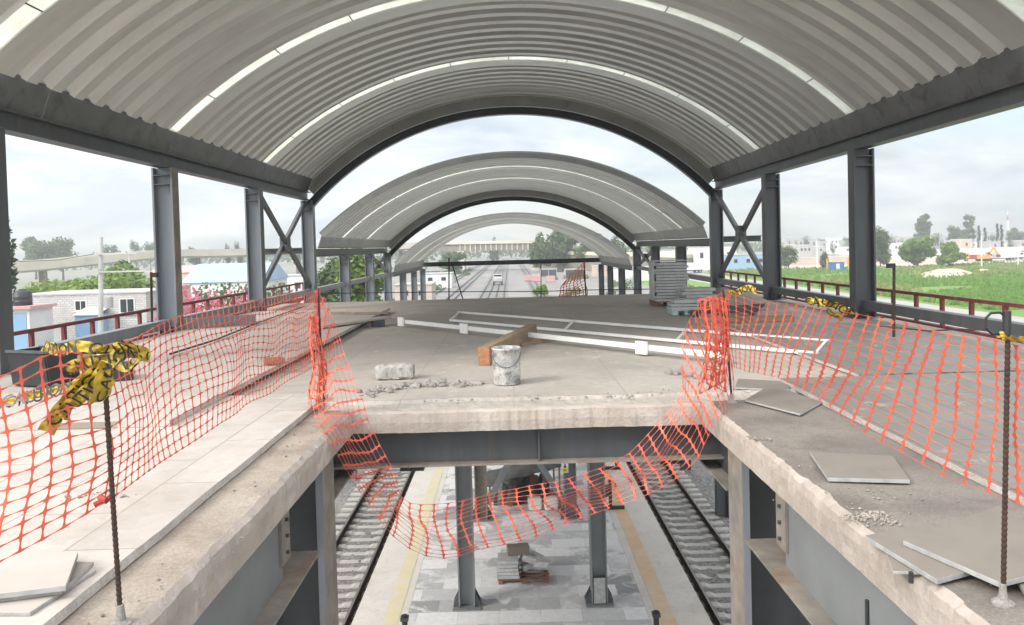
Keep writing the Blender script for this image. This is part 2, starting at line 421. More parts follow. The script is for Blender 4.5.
# cloud brightness: overcast sky, brighter overhead
CL = 1.0 / SKYSTR
cl = mixc(nt, ramp(nt, n2, 0.38, 0.60), (0.57 * CL, 0.63 * CL, 0.69 * CL), (0.92 * CL, 0.93 * CL, 0.93 * CL))
# side of the sky towards the sun is whiter
dx = ramp(nt, sx.outputs[0], -0.6, 0.6, 1.14, 0.84)
sc_ = nt.nodes.new('ShaderNodeVectorMath'); sc_.operation = 'SCALE'; nt.links.new(cl, sc_.inputs[0]); nt.links.new(dx, sc_.inputs['Scale'])
zen = ramp(nt, sx.outputs[2], 0.28, 0.85, 1.0, 2.7)
sc2 = nt.nodes.new('ShaderNodeVectorMath'); sc2.operation = 'SCALE'; nt.links.new(sc_.outputs[0], sc2.inputs[0]); nt.links.new(zen, sc2.inputs['Scale'])
bh = ramp(nt, sx.outputs[1], -0.05, -0.75, 1.0, 1.9)
sc3 = nt.nodes.new('ShaderNodeVectorMath'); sc3.operation = 'SCALE'; nt.links.new(sc2.outputs[0], sc3.inputs[0]); nt.links.new(bh, sc3.inputs['Scale'])
cover = ramp(nt, n1, 0.36, 0.56, 0.35, 1.0)
nt.links.new(mixc(nt, cover, sky.outputs[0], sc3.outputs[0]), bg.inputs[0])

sd = bpy.data.lights.new('sun', 'SUN'); sd.energy = 2.3; sd.angle = R(18); sd.color = (1.0, 0.95, 0.88)
so = bpy.data.objects.new('sun', sd); C.objects.link(so)
sdir = Vector((math.sin(SUN_AZ) * math.cos(SUN_EL), math.cos(SUN_AZ) * math.cos(SUN_EL), math.sin(SUN_EL)))
so.rotation_euler = (-sdir).to_track_quat('-Z', 'Y').to_euler()
so.location = (0, 0, 60)
vs = scene.view_settings
vs.view_transform = 'Standard'; vs.look = 'None'; vs.gamma = 1; vs.exposure = 0.43

# ================================================================== LEVELS
PZ = -6.4       # platform top
RZ = -7.6       # rail top
GZ = -7.85      # ground
XC = 0.1        # structure axis
CX = 6.9        # column half distance
BAY = [10.2, 15.9, 21.4, 27.1, 32.8, 38.6, 44.2, 50.4, 56.2, 61.8]

# ------------------------------------------------------------------ ground
mb = MB()
for x0, x1, y0, y1 in ((-4000, 4000, -400, 6000),):
    mb.add([(x0, y0, GZ), (x1, y0, GZ), (x1, y1, GZ), (x0, y1, GZ)], [(0, 1, 2, 3)])
struct('ground', mb, M['ground'])


def sheet(name, poly, z, m, kind='structure'):
    mb = MB(); mb.add([(x, y, z) for x, y in poly], [list(range(len(poly)))])
    o = mb.build(name, m); o['kind'] = kind
    return o


sheet('track_yard', [(-24, -60), (24, -60), (30, 120), (26, 900), (-26, 900), (-30, 120)], GZ + 0.01, M['gravel_yard'])
sheet('service_road', [(44, -40), (57, -40), (57, 700), (44, 700)], GZ + 0.02, M['road'])
sheet('grass_verge', [(30, -40), (44, -40), (44, 700), (30, 700)], GZ + 0.014, M['grass_field'])
sheet('earth_yard', [(64, 235), (700, 235), (700, 420), (64, 420)], GZ + 0.012, M['earth'])


def ballast(name, x0, x1, y0, y1):
    mb = MB()
    ny = max(2, int((y1 - y0) / 0.5)); nx = 26
    secs = []
    for j in range(ny + 1):
        y = y0 + (y1 - y0) * j / ny
        s = []
        for i in range(nx + 1):
            x = x0 + (x1 - x0) * i / nx
            e = min(1, min(i, nx - i) / 2.0)
            z = GZ + 0.012 + 0.03 * e + 0.03 * noise.noise((x * 3, y * 3, 0))
            s.append((x, y, z))
        secs.append(s)
    mb.sweep([r[::-1] for r in secs])
    return struct(name, mb, M['ballast'])


ballast('ballast_bed', -7.6, -3.55, 5, 70)
ballast('ballast_bed', 3.95, 8.1, 5, 70)


for xa_, y0_, y1_ in ((-5.08, 71, 640), (5.56, 71, 640), (-11.18, 60, 640), (-2.18, 115, 640), (-16.28, 60, 640)):
    sheet('track_bed', [(xa_ - 1.5, y0_), (xa_ + 1.5, y0_), (xa_ + 1.5, y1_), (xa_ - 1.5, y1_)], GZ + (0.016 if xa_ != -2.18 else 0.02), M['ballast'])


def rail_mb(x, y0, y1, z1=RZ):
    mb = MB()
    mb.box(x - 0.075, x + 0.075, y0, y1, z1 - 0.152, z1 - 0.137)
    mb.box(x - 0.012, x + 0.012, y0, y1, z1 - 0.135, z1 - 0.042)
    mb.box(x - 0.036, x + 0.036, y0, y1, z1 - 0.04, z1)
    return mb


def sleeper_mb(xc, y):
    mb = MB()
    h0 = RZ - 0.30; h1 = RZ - 0.155
    prof = [(-1.3, h1), (-0.45, h1), (-0.35, h1 - 0.045), (0.35, h1 - 0.045), (0.45, h1), (1.3, h1)]
    secs = []
    for dx, z in prof:
        secs.append([(xc + dx, y - 0.15, h0), (xc + dx, y - 0.125, z), (xc + dx, y + 0.125, z), (xc + dx, y + 0.15, h0)])
    mb.sweep(secs, closed=True, caps=True)
    return mb


def track(xa, xb, y0, y1, label, near=None, group='railway tracks'):
    xc = (xa + xb) / 2
    t = thing('railway_track', label, 'railway track', (xc, y0, RZ), group)
    for x in (xa, xb):
        r = rail_mb(x, y0, y1).build('rail', M['rail'], t)
        mb = MB(); mb.box(x - 0.028, x + 0.028, y0, y1, RZ + 0.001, RZ + 0.004); mb.build('rail_head', M['rail_head'], r)
    if near:
        y = near[0]; k = 0
        proto = None
        while y < near[1]:
            if proto is None:
                proto = sleeper_mb(xc, y).build('sleeper', M['sleeper'], t); py = y
            else:
                o = proto.copy(); o.location = proto.location + Vector((random.uniform(-.02, .02), y - py, 0)); C.objects.link(o)
            y += 0.6; k += 1
    return t


random.seed(4)
track(-5.80, -4.36, 5, 620, 'railway track left of the platform, seen below the left deck', (9.0, 58))
track(4.84, 6.28, 5, 620, 'railway track right of the platform, seen below the right deck', (9.0, 58))
track(-11.9, -10.46, 40, 640, 'far siding track running left of the station')
track(-2.9, -1.46, 115, 640, 'far track running straight out past the platform end')
track(-17.0, -15.56, 60, 640, 'outermost far siding track on the left')
# ------------------------------------------------------------------ platform
mb = MB()
mb.box(-3.5, 3.9, 4, 66, GZ, PZ - 0.004)
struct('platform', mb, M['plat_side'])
sheet('platform_paving', [(-2.45, 4), (2.75, 4), (2.75, 66), (-2.45, 66)], PZ, M['pavers'])
mb = MB(); mb.box(-3.62, -2.455, 4, 66, PZ - 0.12, PZ + 0.002); struct('platform_edge', mb, M['plat_edge'])
mb = MB(); mb.box(2.755, 4.02, 4, 66, PZ - 0.12, PZ + 0.002); struct('platform_edge', mb, M['plat_edge'])
mb = MB(); mb.box(-2.95, -2.62, 4, 66, PZ - 0.05, PZ + 0.008); struct('tactile_paving', mb, M['tactile_yellow'])
mb = MB(); mb.box(2.95, 3.3, 4, 66, PZ - 0.05, PZ + 0.008); struct('tactile_paving', mb, M['tactile_orange'])

# ------------------------------------------------------------------ deck slabs
TH = 0.24


def nz(x, y, z=0.0, s=1.0):
    return noise.noise((x * s, y * s, z * s))


def side_slab(name, xe, xo, y0, y1, m):
    """slab whose rough inner edge faces the void; xe = void edge, xo = outer side"""
    sg = 1 if xe < 0 else -1          # direction from the slab to the void
    secs = []
    ny = int((y1 - y0) / 0.025)
    for j in range(ny + 1):
        y = y0 + (y1 - y0) * j / ny
        a = 0.016 * nz(y, 1.7, xe, 1.3) + 0.008 * nz(y, 5.1, xe, 7) + 0.006 * nz(y, 8.1, xe, 20)
        chip = max(0, nz(y, 9.3, xe, 1.4) - 0.25) * 0.08 + max(0, nz(y, 2.2, xe, 5) - 0.2) * 0.04 + max(0, nz(y, 4.2, xe, 14)) * 0.02
        chip = chip * .7 + .3 * round(chip / 0.02) * 0.02 + 0.006 * noise.cell((y * 9, xe, 2)); fc = lambda k, sc=11: 0.005 * (noise.cell((y * sc + k * 0.37, k * 3.1, xe)) - 0.5)
        s = []
        xs = [xo, xe - sg * 1.3, xe - sg * 0.9]
        for x in xs: s.append((x, y, 0.0))
        for t in (0.7, 0.5, 0.35, 0.22, 0.13):
            x = xe - sg * t
            s.append((x, y, 0.010 * nz(x, y, 0, 3) - 0.004))
        s.append((xe - sg * (0.05 + chip), y, -0.003 + 0.008 * nz(xe, y, 3, 7)))
        s.append((xe - sg * (0.012 + chip * 0.45) + sg * a, y, -0.03 - chip * 0.25 + fc(4)))
        s.append((xe + sg * (a * 0.8 + fc(1)), y, -0.085 + fc(2) * 1.5))
        s.append((xe + sg * (a * 0.5 + 0.006 * nz(y, 3, 3, 14) + fc(3, 7)), y, -0.16))
        s.append((xe + sg * a * 0.3, y, -TH))
        s.append((xe - sg * 0.35, y, -TH))
        s.append((xo, y, -TH))
        secs.append(s)
    mb = MB()
    n = len(secs[0])
    base = 0
    for s in secs: mb.v.extend(s)
    for i in range(len(secs) - 1):
        for k in range(n):
            k2 = (k + 1) % n
            f = [i * n + k, i * n + k2, (i + 1) * n + k2, (i + 1) * n + k]
            if sg < 0: f = f[::-1]
            mb.f.append(f[::-1]); mb.m.append(1 if k in (8, 9, 10, 11) else 0)
    e = (len(secs) - 1) * n
    mb.f.append(list(range(n))); mb.m.append(0)
    mb.f.append([e + k for k in range(n)]); mb.m.append(0)
    return struct(name, mb, [m, M['concrete_edge']])


VL, VR, VF = -1.63, 1.88, 8.0
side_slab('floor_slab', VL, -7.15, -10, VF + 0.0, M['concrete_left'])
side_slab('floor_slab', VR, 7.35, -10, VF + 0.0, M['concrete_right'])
# slab beyond the void with a broken, stepped front edge
mb = MB()
secs = []
nx = 420
x0, x1 = -7.15, 7.35
for i in range(nx + 1):
    x = x0 + (x1 - x0) * i / nx
    a = 0.003 * (noise.cell((x * 7, 1, 3)) - 0.5) + 0.004 * (noise.cell((x * 17, 2, 3)) - 0.5) + 0.03 * nz(x, 3.3, 1, 1.6) + 0.012 * nz(x, 7, 1, 8) + 0.008 * nz(x, 7, 1, 22)
    r = 0.36 + 0.05 * nz(x, 1, 5, 1.1) + 0.03 * nz(x, 1, 5, 6) + 0.02 * nz(x, 1, 5, 16)
    inv = VL - 0.03 < x < VR + 0.03
    fr = VF + (a if inv else 0.002)
    s = [(x, 25.1 + 0.02 * nz(x, 0, 0, 1), -TH), (x, VF + 0.3, -TH), (x, fr + 0.0, -TH), (x, fr - 0.004, -0.14),
         (x, fr + 0.01, -0.05 + 0.008 * nz(x, 2, 2, 6)), (x, fr + 0.05, -0.028 + 0.01 * nz(x, 4, 2, 5))]
    for t in (0.1, 0.17, 0.25):
        s.append((x, fr + t, -0.026 + 0.016 * nz(x, t * 8, 8, 4) + 0.012 * nz(x, t * 8, 3, 13)))
    s.append((x, VF + r, -0.02 + 0.01 * nz(x, 6, 2, 7)))
    s.append((x, VF + r + 0.03, 0.012 + 0.01 * nz(x, 16, 2, 3)))
    for t in (0.55, 0.8, 1.2, 2, 4, 8, 12, 17.0):
        s.append((x, VF + t, 0.006 * nz(x, VF + t, 2, 1.5)))
    s[-1] = (x, 25.1 + 0.02 * nz(x, 0, 0, 1), 0)
    secs.append(s)
n = len(secs[0])
for s in secs: mb.v.extend(s)
for i in range(nx):
    for k in range(n):
        k2 = (k + 1) % n
        mb.f.append([i * n + k, i * n + k2, (i + 1) * n + k2, (i + 1) * n + k][::-1]); mb.m.append(1 if k in (2, 3, 4) else 0)
mb.f.append(list(range(n))[::-1]); mb.m.append(0); mb.f.append([nx * n + k for k in range(n)]); mb.m.append(0)
struct('floor_slab', mb, [M['concrete'], M['concrete_edge']])

# tiled floors (left: two layers; right: one with a white mortar edge)


def tile_layer(name, x0, x1, y0, y1, z0, z1, m, edge, em):
    """edge: 'l' or 'r' side (towards the void) is uneven"""
    mb = MB(); secs = []
    ny = int((y1 - y0) / 0.1)
    for j in range(ny + 1):
        y = y0 + (y1 - y0) * j / ny
        e = 0.010 * nz(y, 1, x0, 1.3) + 0.004 * nz(y, 1, x0, 12)
        a, b = (x0 + e, x1) if edge == 'l' else (x0, x1 + e)
        secs.append([(a, y, z0), (b, y, z0), (b, y, z1), (a, y, z1)])
    for s in secs: mb.v.extend(s)
    for i in range(ny):
        for k in range(4):
            k2 = (k + 1) % 4
            mb.f.append([i * 4 + k, i * 4 + k2, (i + 1) * 4 + k2, (i + 1) * 4 + k])
            mb.m.append(1 if (k == 1 and edge == 'r') or (k == 3 and edge == 'l') else 0)
    mb.f.append([0, 1, 2, 3][::-1]); mb.m.append(0); e = ny * 4; mb.f.append([e, e + 1, e + 2, e + 3]); mb.m.append(0)
    return struct(name, mb, [m, em])


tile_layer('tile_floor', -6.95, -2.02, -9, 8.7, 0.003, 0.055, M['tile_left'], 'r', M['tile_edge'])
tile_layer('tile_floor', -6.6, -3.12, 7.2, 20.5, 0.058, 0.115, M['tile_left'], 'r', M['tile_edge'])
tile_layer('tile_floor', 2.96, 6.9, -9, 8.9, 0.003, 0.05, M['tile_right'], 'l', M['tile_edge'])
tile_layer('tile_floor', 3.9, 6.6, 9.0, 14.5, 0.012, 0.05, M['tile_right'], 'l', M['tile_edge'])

# ------------------------------------------------------------------ steel helpers


def hsec(mb, x, y, z0, z1, wx, wy, tf=0.035, tw=0.025, along='x', mi=0):
    """vertical H section; along='x': the web runs in x (flanges are at both x ends)"""
    if along == 'x':
        mb.box(x - wx / 2, x - wx / 2 + tf, y - wy / 2, y + wy / 2, z0, z1, mi)
        mb.box(x + wx / 2 - tf, x + wx / 2, y - wy / 2, y + wy / 2, z0, z1, mi)
        mb.box(x - wx / 2 + tf - 0.002, x + wx / 2 - tf + 0.002, y - tw / 2, y + tw / 2, z0, z1, mi)
    else:
        mb.box(x - wx / 2, x + wx / 2, y - wy / 2, y - wy / 2 + tf, z0, z1, mi)
        mb.box(x - wx / 2, x + wx / 2, y + wy / 2 - tf, y + wy / 2, z0, z1, mi)
        mb.box(x - tw / 2, x + tw / 2, y - wy / 2 + tf - 0.002, y + wy / 2 - tf + 0.002, z0, z1, mi)


def ibeam(mb, a, b, h, wd, tf=0.03, tw=0.02, mi=0):
    """I beam with a horizontal axis from a to b (top centre line)"""
    a = Vector(a); b = Vector(b)
    dz = Vector((0, 0, 1))
    mb.bar(a - dz * tf / 2, b - dz * tf / 2, wd, tf, mi=mi)
    mb.bar(a - dz * (h - tf / 2), b - dz * (h - tf / 2), wd, tf, mi=mi)
    mb.bar(a - dz * h / 2, b - dz * h / 2, tw, h - 2 * tf + 0.004, mi=mi)


ORD2 = ['first', 'second', 'third', 'fourth', 'fifth', 'sixth', 'seventh', 'eighth', 'ninth', 'tenth', 'eleventh', 'twelfth', 'thirteenth', 'fourteenth']
ORD = ['first', 'second', 'third', 'fourth', 'fifth', 'sixth', 'seventh', 'eighth', 'ninth', 'tenth']
EAVE = 3.34     # bottom of roof 1 eave beam
STEP = 1.65 * 2
drop = lambda Y: 0 if Y < 27.5 else (1.92 if Y < 45 else 3.30)
roofn = {0: 'near vault', 1.92: 'middle vault', 3.30: 'far vault'}

for side, sg in (('left', -1), ('right', 1)):
    cnt = {0: 0, 1.92: 0, 3.30: 0}
    for i, Y in enumerate(BAY):
        d = drop(Y)
        if i == 0 and sg < 0: Y = 10.42
        X = XC + sg * CX
        z0 = 0.13 if Y < 27.5 and False else (0.0 if Y < 24 else GZ)
        z1 = EAVE - d
        cnt[d] += 1
        bits = {(0, 1): 'beside the camera', (0, 2): 'standing free between two open bays', (0, 3): 'at the near side of the cross brace', (0, 4): 'at the far side of the cross brace'}
        extra = bits.get((int(d), cnt[d]), '') if d == 0 else ''
        t = thing('steel_column', ('%s grey steel column along the %s deck edge under the %s %s' % (ORD[cnt[d] - 1], side, roofn[d], extra)).strip(), 'column', (X, Y, z0), 'steel columns of the canopies')
        mb = MB(); hsec(mb, X, Y, z0 + 0.022, z1 - 0.002, 0.40, 0.30)
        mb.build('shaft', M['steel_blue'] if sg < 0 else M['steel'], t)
        # inner flange is dusty
        mb = MB()
        xi = X - sg * 0.2
        mb.box(min(xi, xi - sg * 0.004), max(xi, xi - sg * 0.004), Y - 0.148, Y + 0.148, z0 + 0.03, z1 - 0.01)
        mb.build('cover_plate', M['steel_dusty'] if (sg < 0 and i == 1) else M['steel'], t)
        if z0 > -1:
            mb = MB(); mb.box(X - 0.3, X + 0.3, Y - 0.25, Y + 0.25, z0, z0 + 0.02)
            for gx in (-0.12, 0.12):
                mb.box(X + gx - 0.008, X + gx + 0.008, Y - 0.24, Y - 0.152, z0 + 0.021, z0 + 0.2)
            mb.build('base_plate', M['steel_dark'], t)
        mb = MB()
        for zz in (z1 - 0.16, z1 - 0.34):
            mb.box(X - 0.163, X + 0.163, Y - 0.15, Y - 0.014, zz, zz + 0.018)
        mb.build('stiffener', M['steel'], t)
        if abs(Y - 27.1) < 0.1:
            mb = MB(); ibeam(mb, (X + sg * 0.205, Y, 1.75), (X + sg * 1.5, Y, 1.75), 0.2, 0.2)
            mb.build('outrigger', M['steel_dark'], t)


def xbrace(X, ya, yb, z0, z1, label):
    t = thing('cross_brace', label, 'cross brace', (X, ya, z0), 'cross braces between columns')
    for (a, b), k in ((((X, ya + .2, z0), (X, yb - .2, z1)), 0), (((X, ya + .2, z1), (X, yb - .2, z0)), 1)):
        mb = MB()
        off = 0.05 if k else -0.05
        a = (a[0] + off, a[1], a[2]); b = (b[0] + off, b[1], b[2])
        mb.bar(a, b, 0.09, 0.17)
        mb.build('diagonal', M['steel'], t)
    mb = MB(); mb.obox((X, (ya + yb) / 2, (z0 + z1) / 2), (0.11, 0, 0), (0, 0.2, 0), (0, 0, 0.2)); mb.build('gusset_plate', M['steel'], t)


for side, sg in (('left', -1), ('right', 1)):
    xbrace(XC + sg * CX, 21.4, 27.1, 0.45, EAVE - 0.1, 'large grey cross brace under the %s eave of the near vault' % side)
    xbrace(XC + sg * CX, 38.6, 44.2, 0.40, EAVE - 2.02, 'small grey cross brace under the %s eave of the middle vault' % side)

# ------------------------------------------------------------------ vaulted canopies
SX = 6.65       # half chord of the roof sheet


def vault(label, Y0, Y1, d, strips, arch, pale):
    z_s = 1.6 + 2.44 - d      # spring height
    rise = 2.62
    Rr = (SX * SX + rise * rise) / (2 * rise)
    zc = z_s + rise - Rr
    amax = math.asin(SX / Rr)
    NA = 56
    t = thing('vaulted_canopy', label, 'canopy', (XC, Y0, z_s), 'vaulted station canopies')

    def arc(y, off, a0=-1.0, a1=1.0, n=NA):
        out = []
        for k in range(n + 1):
            a = amax * (a0 + (a1 - a0) * k / n)
            out.append((XC + (Rr + off) * math.sin(a), y, zc + (Rr + off) * math.cos(a)))
        return out
    # sheet profile along Y
    prof = []
    y = Y0
    P_ = 0.585
    SW = 0.34
    segs = []
    marks = sorted(strips)
    pts = []
    skip = [(s, s + SW) for s in marks]
    flat = [(s - 0.02, s + SW + 0.70) for s in marks]
    while y < Y1 - 0.01:
        f = next((q for q in flat if q[0] - 1e-6 <= y < q[1] - 1e-6), None)
        if f:
            s = f[0] + 0.02
            pts.append((s, 0.0, True)); pts.append((s + SW, 0.0, False)); pts.append((s + SW + 0.001, -0.02, False)); pts.append((s + SW + 0.62, -0.02, False))
            pts.append((s + SW + 0.63, 0.12, False)); pts.append((s + SW + 0.70, 0.12, False))
            y = f[1]
        else:
            nxt = min([q[0] for q in flat if q[0] > y + 1e-6] + [Y1])
            nr = max(1, round((nxt - y) / P_)); p = (nxt - y) / nr
            for k in range(nr):
                b = y + k * p
                for u, o in ((0.0, 0.20), (0.36, 0.0), (0.78, 0.0), (0.81, 0.20)):
                    pts.append((b + u * p, o, False))
            y = nxt
    pts.append((Y1, 0.0, False))
    mb = MB(); cur = []
    prev = None
    rows = [(a, o, st) for a, o, st in pts]
    secs = []
    for a, o, st in rows:
        secs.append((arc(a, o), st))
    grp = []
    for k in range(len(secs)):
        grp.append(secs[k][0])
        if secs[k][1] or k == len(secs) - 1:
            if len(grp) > 1: mb.sweep(grp)
            grp = []
    mb.build('roof_sheet', M['roof'], t)
    for s in marks:
        mb = MB(); mb.sweep([arc(s, 0.0), arc(s + SW, 0.0)])
        sk = mb.build('skylight_strip', M['skylight'], t)
        mb = MB()
        for q in range(-4, 5):
            a = q * 0.215
            if abs(a) < 0.98:
                mb.sweep([arc(s - 0.02, -0.006, a - 0.0016, a + 0.0016, 1), arc(s + SW + 0.03, -0.006, a - 0.0016, a + 0.0016, 1)])
        mb.build('joint', M['steel'], sk)
    # inclined fascia + eave I beam on both sides
    for sg in (-1, 1):
        mb = MB()
        xt, zt = XC + sg * (SX + 0.03), z_s + 0.06
        xb, zb = XC + sg * (CX - 0.06), EAVE - d + 0.30
        ny = max(1, int((Y1 - Y0) / 2.9))
        th = sg * 0.02
        for k in range(ny):
            ya = Y0 + (Y1 - Y0) * k / ny; yb = Y0 + (Y1 - Y0) * (k + 1) / ny - 0.012
            o = 0.004 * (k % 2)
            mb.add([(xt - sg * o, ya, zt), (xt - sg * o, yb, zt), (xb - sg * o, yb, zb), (xb - sg * o, ya, zb), (xt + th, ya, zt), (xt + th, yb, zt), (xb + th, yb, zb), (xb + th, ya, zb)],
                   [(0, 1, 2, 3), (7, 6, 5, 4), (0, 4, 5, 1), (3, 2, 6, 7), (0, 3, 7, 4), (1, 5, 6, 2)])
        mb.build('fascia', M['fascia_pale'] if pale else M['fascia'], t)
        mb = MB(); ibeam(mb, (XC + sg * CX, Y0, EAVE - d + 0.28), (XC + sg * CX, Y1 + 0.1, EAVE - d + 0.28), 0.279, 0.26, 0.022, 0.014)
        mb.build('eave_beam', M['steel'], t)
    if arch:
        A = lambda y, o: arc(y, o, -1.115, 1.115, 64)
        ya = Y1
        mb = MB()
        secs = list(zip(A(ya + .02, -0.36), A(ya + 0.26, -0.36), A(ya + 0.26, -0.39), A(ya + 0.15, -0.39), A(ya + 0.15, -0.58), A(ya + 0.26, -0.58), A(ya + 0.26, -0.61), A(ya, -0.61), A(ya, -0.58), A(ya + 0.12, -0.58), A(ya + 0.12, -0.39), A(ya + .02, -0.39)))
        mb.sweep([list(q) for q in secs], closed=True, caps=True)
        mb.build('arch_beam', M['steel_dark'], t)
        mb = MB()
        E = lambda y, o: arc(y, o, -1.05, 1.05, 60)
        secs = list(zip(E(ya + .002, 0.10), E(ya + .03, 0.10), E(ya + .03, -0.355), E(ya + .002, -0.355)))
        mb.sweep([list(q) for q in secs], closed=True, caps=True)
        mb.build('end_flashing', M['fascia_pale'], t)
    # front edge trim
    mb = MB()
    secs = list(zip(arc(Y0 - 0.03, 0.14), arc(Y0 + 0.0, 0.14), arc(Y0 + 0.0, -0.04), arc(Y0 - 0.03, -0.04)))
    mb.sweep([list(s) for s in secs], closed=True, caps=True)
    mb.build('edge_trim', M['fascia_pale'], t)
    return t


vault('nearest grey vaulted canopy over the deck, with bright skylight strips', 8.6, 27.0, 0, [9.75, 15.6, 21.45], True, False)
vault('middle grey vaulted canopy, set lower beyond the near one', 28.1, 44.2, 1.92, [31.2, 36.6], True, True)
vault('smallest and farthest vaulted canopy, ending at a straight beam', 46.0, 61.8, 3.30, [50.5, 56.4], False, True)
mb = MB(); ibeam(mb, (XC - CX, 62.1, 0.55), (XC + CX, 62.1, 0.55), 0.34, 0.25)
solo('end_beam', mb, M['steel_dark'], 'dark straight steel beam across the far canopy end', 'beam', loc=(XC, 62.1, 0.2))

# ------------------------------------------------------------------ edge rails and red fences
for side, sg in (('left', -1), ('right', 1)):
    t = thing('edge_rail', 'grey square tube rail along the %s deck edge between columns' % side, 'rail', (XC + sg * CX, 4, 0.3), 'edge rails')
    mb = MB()
    ys = [3.0] + BAY[:7]
    for a, b in zip(ys[:-1], ys[1:]):
        mb = MB()
        mb.box(XC + sg * CX - 0.09, XC + sg * CX + 0.09, a + (0.158 if a > 3 else 0), b - 0.158, 0.17, 0.35)
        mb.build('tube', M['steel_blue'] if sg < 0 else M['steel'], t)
    t = thing('edge_fence', 'low maroon steel fence outside the %s deck edge' % side, 'fence', (XC + sg * 7.75, 3, -0.2), 'red edge fences')
    mb = MB(); mb.box(XC + sg * 7.75 - 0.03, XC + sg * 7.75 + 0.03, 3, 31, 0.44, 0.5); mb.build('top_rail', M['red_steel'], t)
    mb = MB(); mb.box(XC + sg * 7.75 - 0.06, XC + sg * 7.75 + 0.06, 3, 31, -0.16, -0.05); mb.build('bottom_rail', M['red_steel'], t)
    y = 3.4
    while y < 31:
        mb = MB(); mb.box(XC + sg * 7.75 - 0.028, XC + sg * 7.75 + 0.028, y - 0.04, y + 0.04, -0.05, 0.438); mb.build('post', M['red_steel'], t)
        y += 0.93

# ------------------------------------------------------------------ void steel
t = thing('steel_beam', 'deep grey steel beam under the slab across the far end of the void', 'beam', (0, VF + .1, -0.6), 'void beams')
mb = MB()
bx0, bx1 = -2.05, 2.3
yb = VF + 0.16
mb.box(bx0, bx1, yb + 0.05, yb + 0.064, -0.60, -0.265); mb.build('web_plate', M['steel'], t)
mb = MB(); mb.box(bx0, bx1, yb - 0.05, yb + 0.17, -0.262, -0.242); mb.build('top_flange', M['steel'], t)
mb = MB(); mb.box(bx0, bx1, yb - 0.07, yb + 0.19, -0.622, -0.602); mb.build('bottom_flange', M['steel_dusty'], t)
mb = MB(); mb.box(0.23, 0.25, yb - 0.045, yb + 0.048, -0.60, -0.264); mb.build('stiffener', M['steel'], t)
for side, sg, xe in (('left', -1, VL), ('right', 1, VR)):
    xw = xe + sg * 0.25
    t = thing('steel_beam', 'pale grey plate girder below the %s deck slab beside the void' % side, 'beam', (xw, 3, -0.9), 'void beams')
    y0, y1 = -2, 6.28
    mb = MB(); mb.box(xw - 0.01, xw + 0.01, y0, y1, -0.99, -0.262); mb.build('web_plate', M['steel_web'], t)
    mb = MB(); mb.box(xw - 0.16, xw + 0.16, y0, y1 + 0.6, -1.015, -0.992); mb.build('bottom_flange', M['steel_dusty'], t)
    mb = MB(); mb.box(xw - 0.16, xw + 0.16, y0, y1 + 0.6, -0.26, -0.242); mb.build('top_flange', M['steel'], t)
    mb = MB(); mb.box(xw - sg * 0.024 - 0.012, xw - sg * 0.024 + 0.012, y1 - 0.08, y1 + 0.14, -0.86, -0.33); sp = mb.build('splice_plate', M['steel_dusty'], t)
    for by in (y1 + 0.03,):
        for bz in (-0.78, -0.65, -0.52, -0.39):
            mb = MB(); xf = xw - sg * 0.04
            mb.tube([(xf + sg * 0.004, by, bz), (xf - sg * 0.02, by, bz)], 0.016, 6); mb.build('bolt', M['steel_dark'], sp)
    # far girder beyond the column
    t = thing('steel_beam', 'dark girder end between the %s void column and the cross beam' % side, 'beam', (xw, 7.7, -0.7), 'void beams')
    mb = MB(); mb.box(xw - 0.01, xw + 0.01, 7.50, 25, -0.74, -0.262); mb.build('web_plate', M['steel_dark'], t)
    mb = MB(); mb.box(xw - 0.15, xw + 0.15, 7.50, 25, -0.765, -0.742); mb.build('bottom_flange', M['steel_dusty'], t)
    # column
    Yc = 7.2
    xin = xe + (sg * 0.08 if sg < 0 else 0.11)
    t = thing('steel_column', 'stained steel column holding up the %s corner of the void' % side, 'column', (xw, Yc, PZ), 'void columns')
    xcn = xin + sg * 0.30
    mb = MB(); hsec(mb, xcn, Yc, PZ + 0.03, -0.89 if False else -0.245, 0.60, 0.44, 0.05, 0.03); mb.build('shaft', M['steel_dark'], t)
    mb = MB(); mb.box(min(xin - sg * .008, xin), max(xin - sg * .008, xin), Yc - 0.22, Yc + 0.22, PZ + 0.03, -0.25); mb.build('inner_flange', M['steel_dusty'], t)
    mb = MB(); mb.box(min(xin - sg * .006, xin + sg * 0.055), max(xin - sg * .006, xin + sg * 0.055), Yc - 0.228, Yc - 0.222, PZ + 0.03, -0.25); mb.build('flange_edge', M['steel_blue'], t)
    mb = MB(); mb.box(xcn - 0.42, xcn + 0.42, Yc - 0.35, Yc + 0.35, PZ + 0.005, PZ + 0.03); mb.build('base_plate', M['steel_dark'], t)

# under-deck longitudinal beams
for k, x in enumerate((-1.1, 1.65)):
    mb = MB(); ibeam(mb, (x, VF + 0.40, -0.245), (x, 25.0, -0.245), 0.5, 0.25)
    solo('steel_beam', mb, M['steel_dark'], 'long dark beam under the deck above the %s platform columns' % ('left' if k == 0 else 'right'), 'beam', 'under deck beams', loc=(x, VF + 0.4, -0.7))

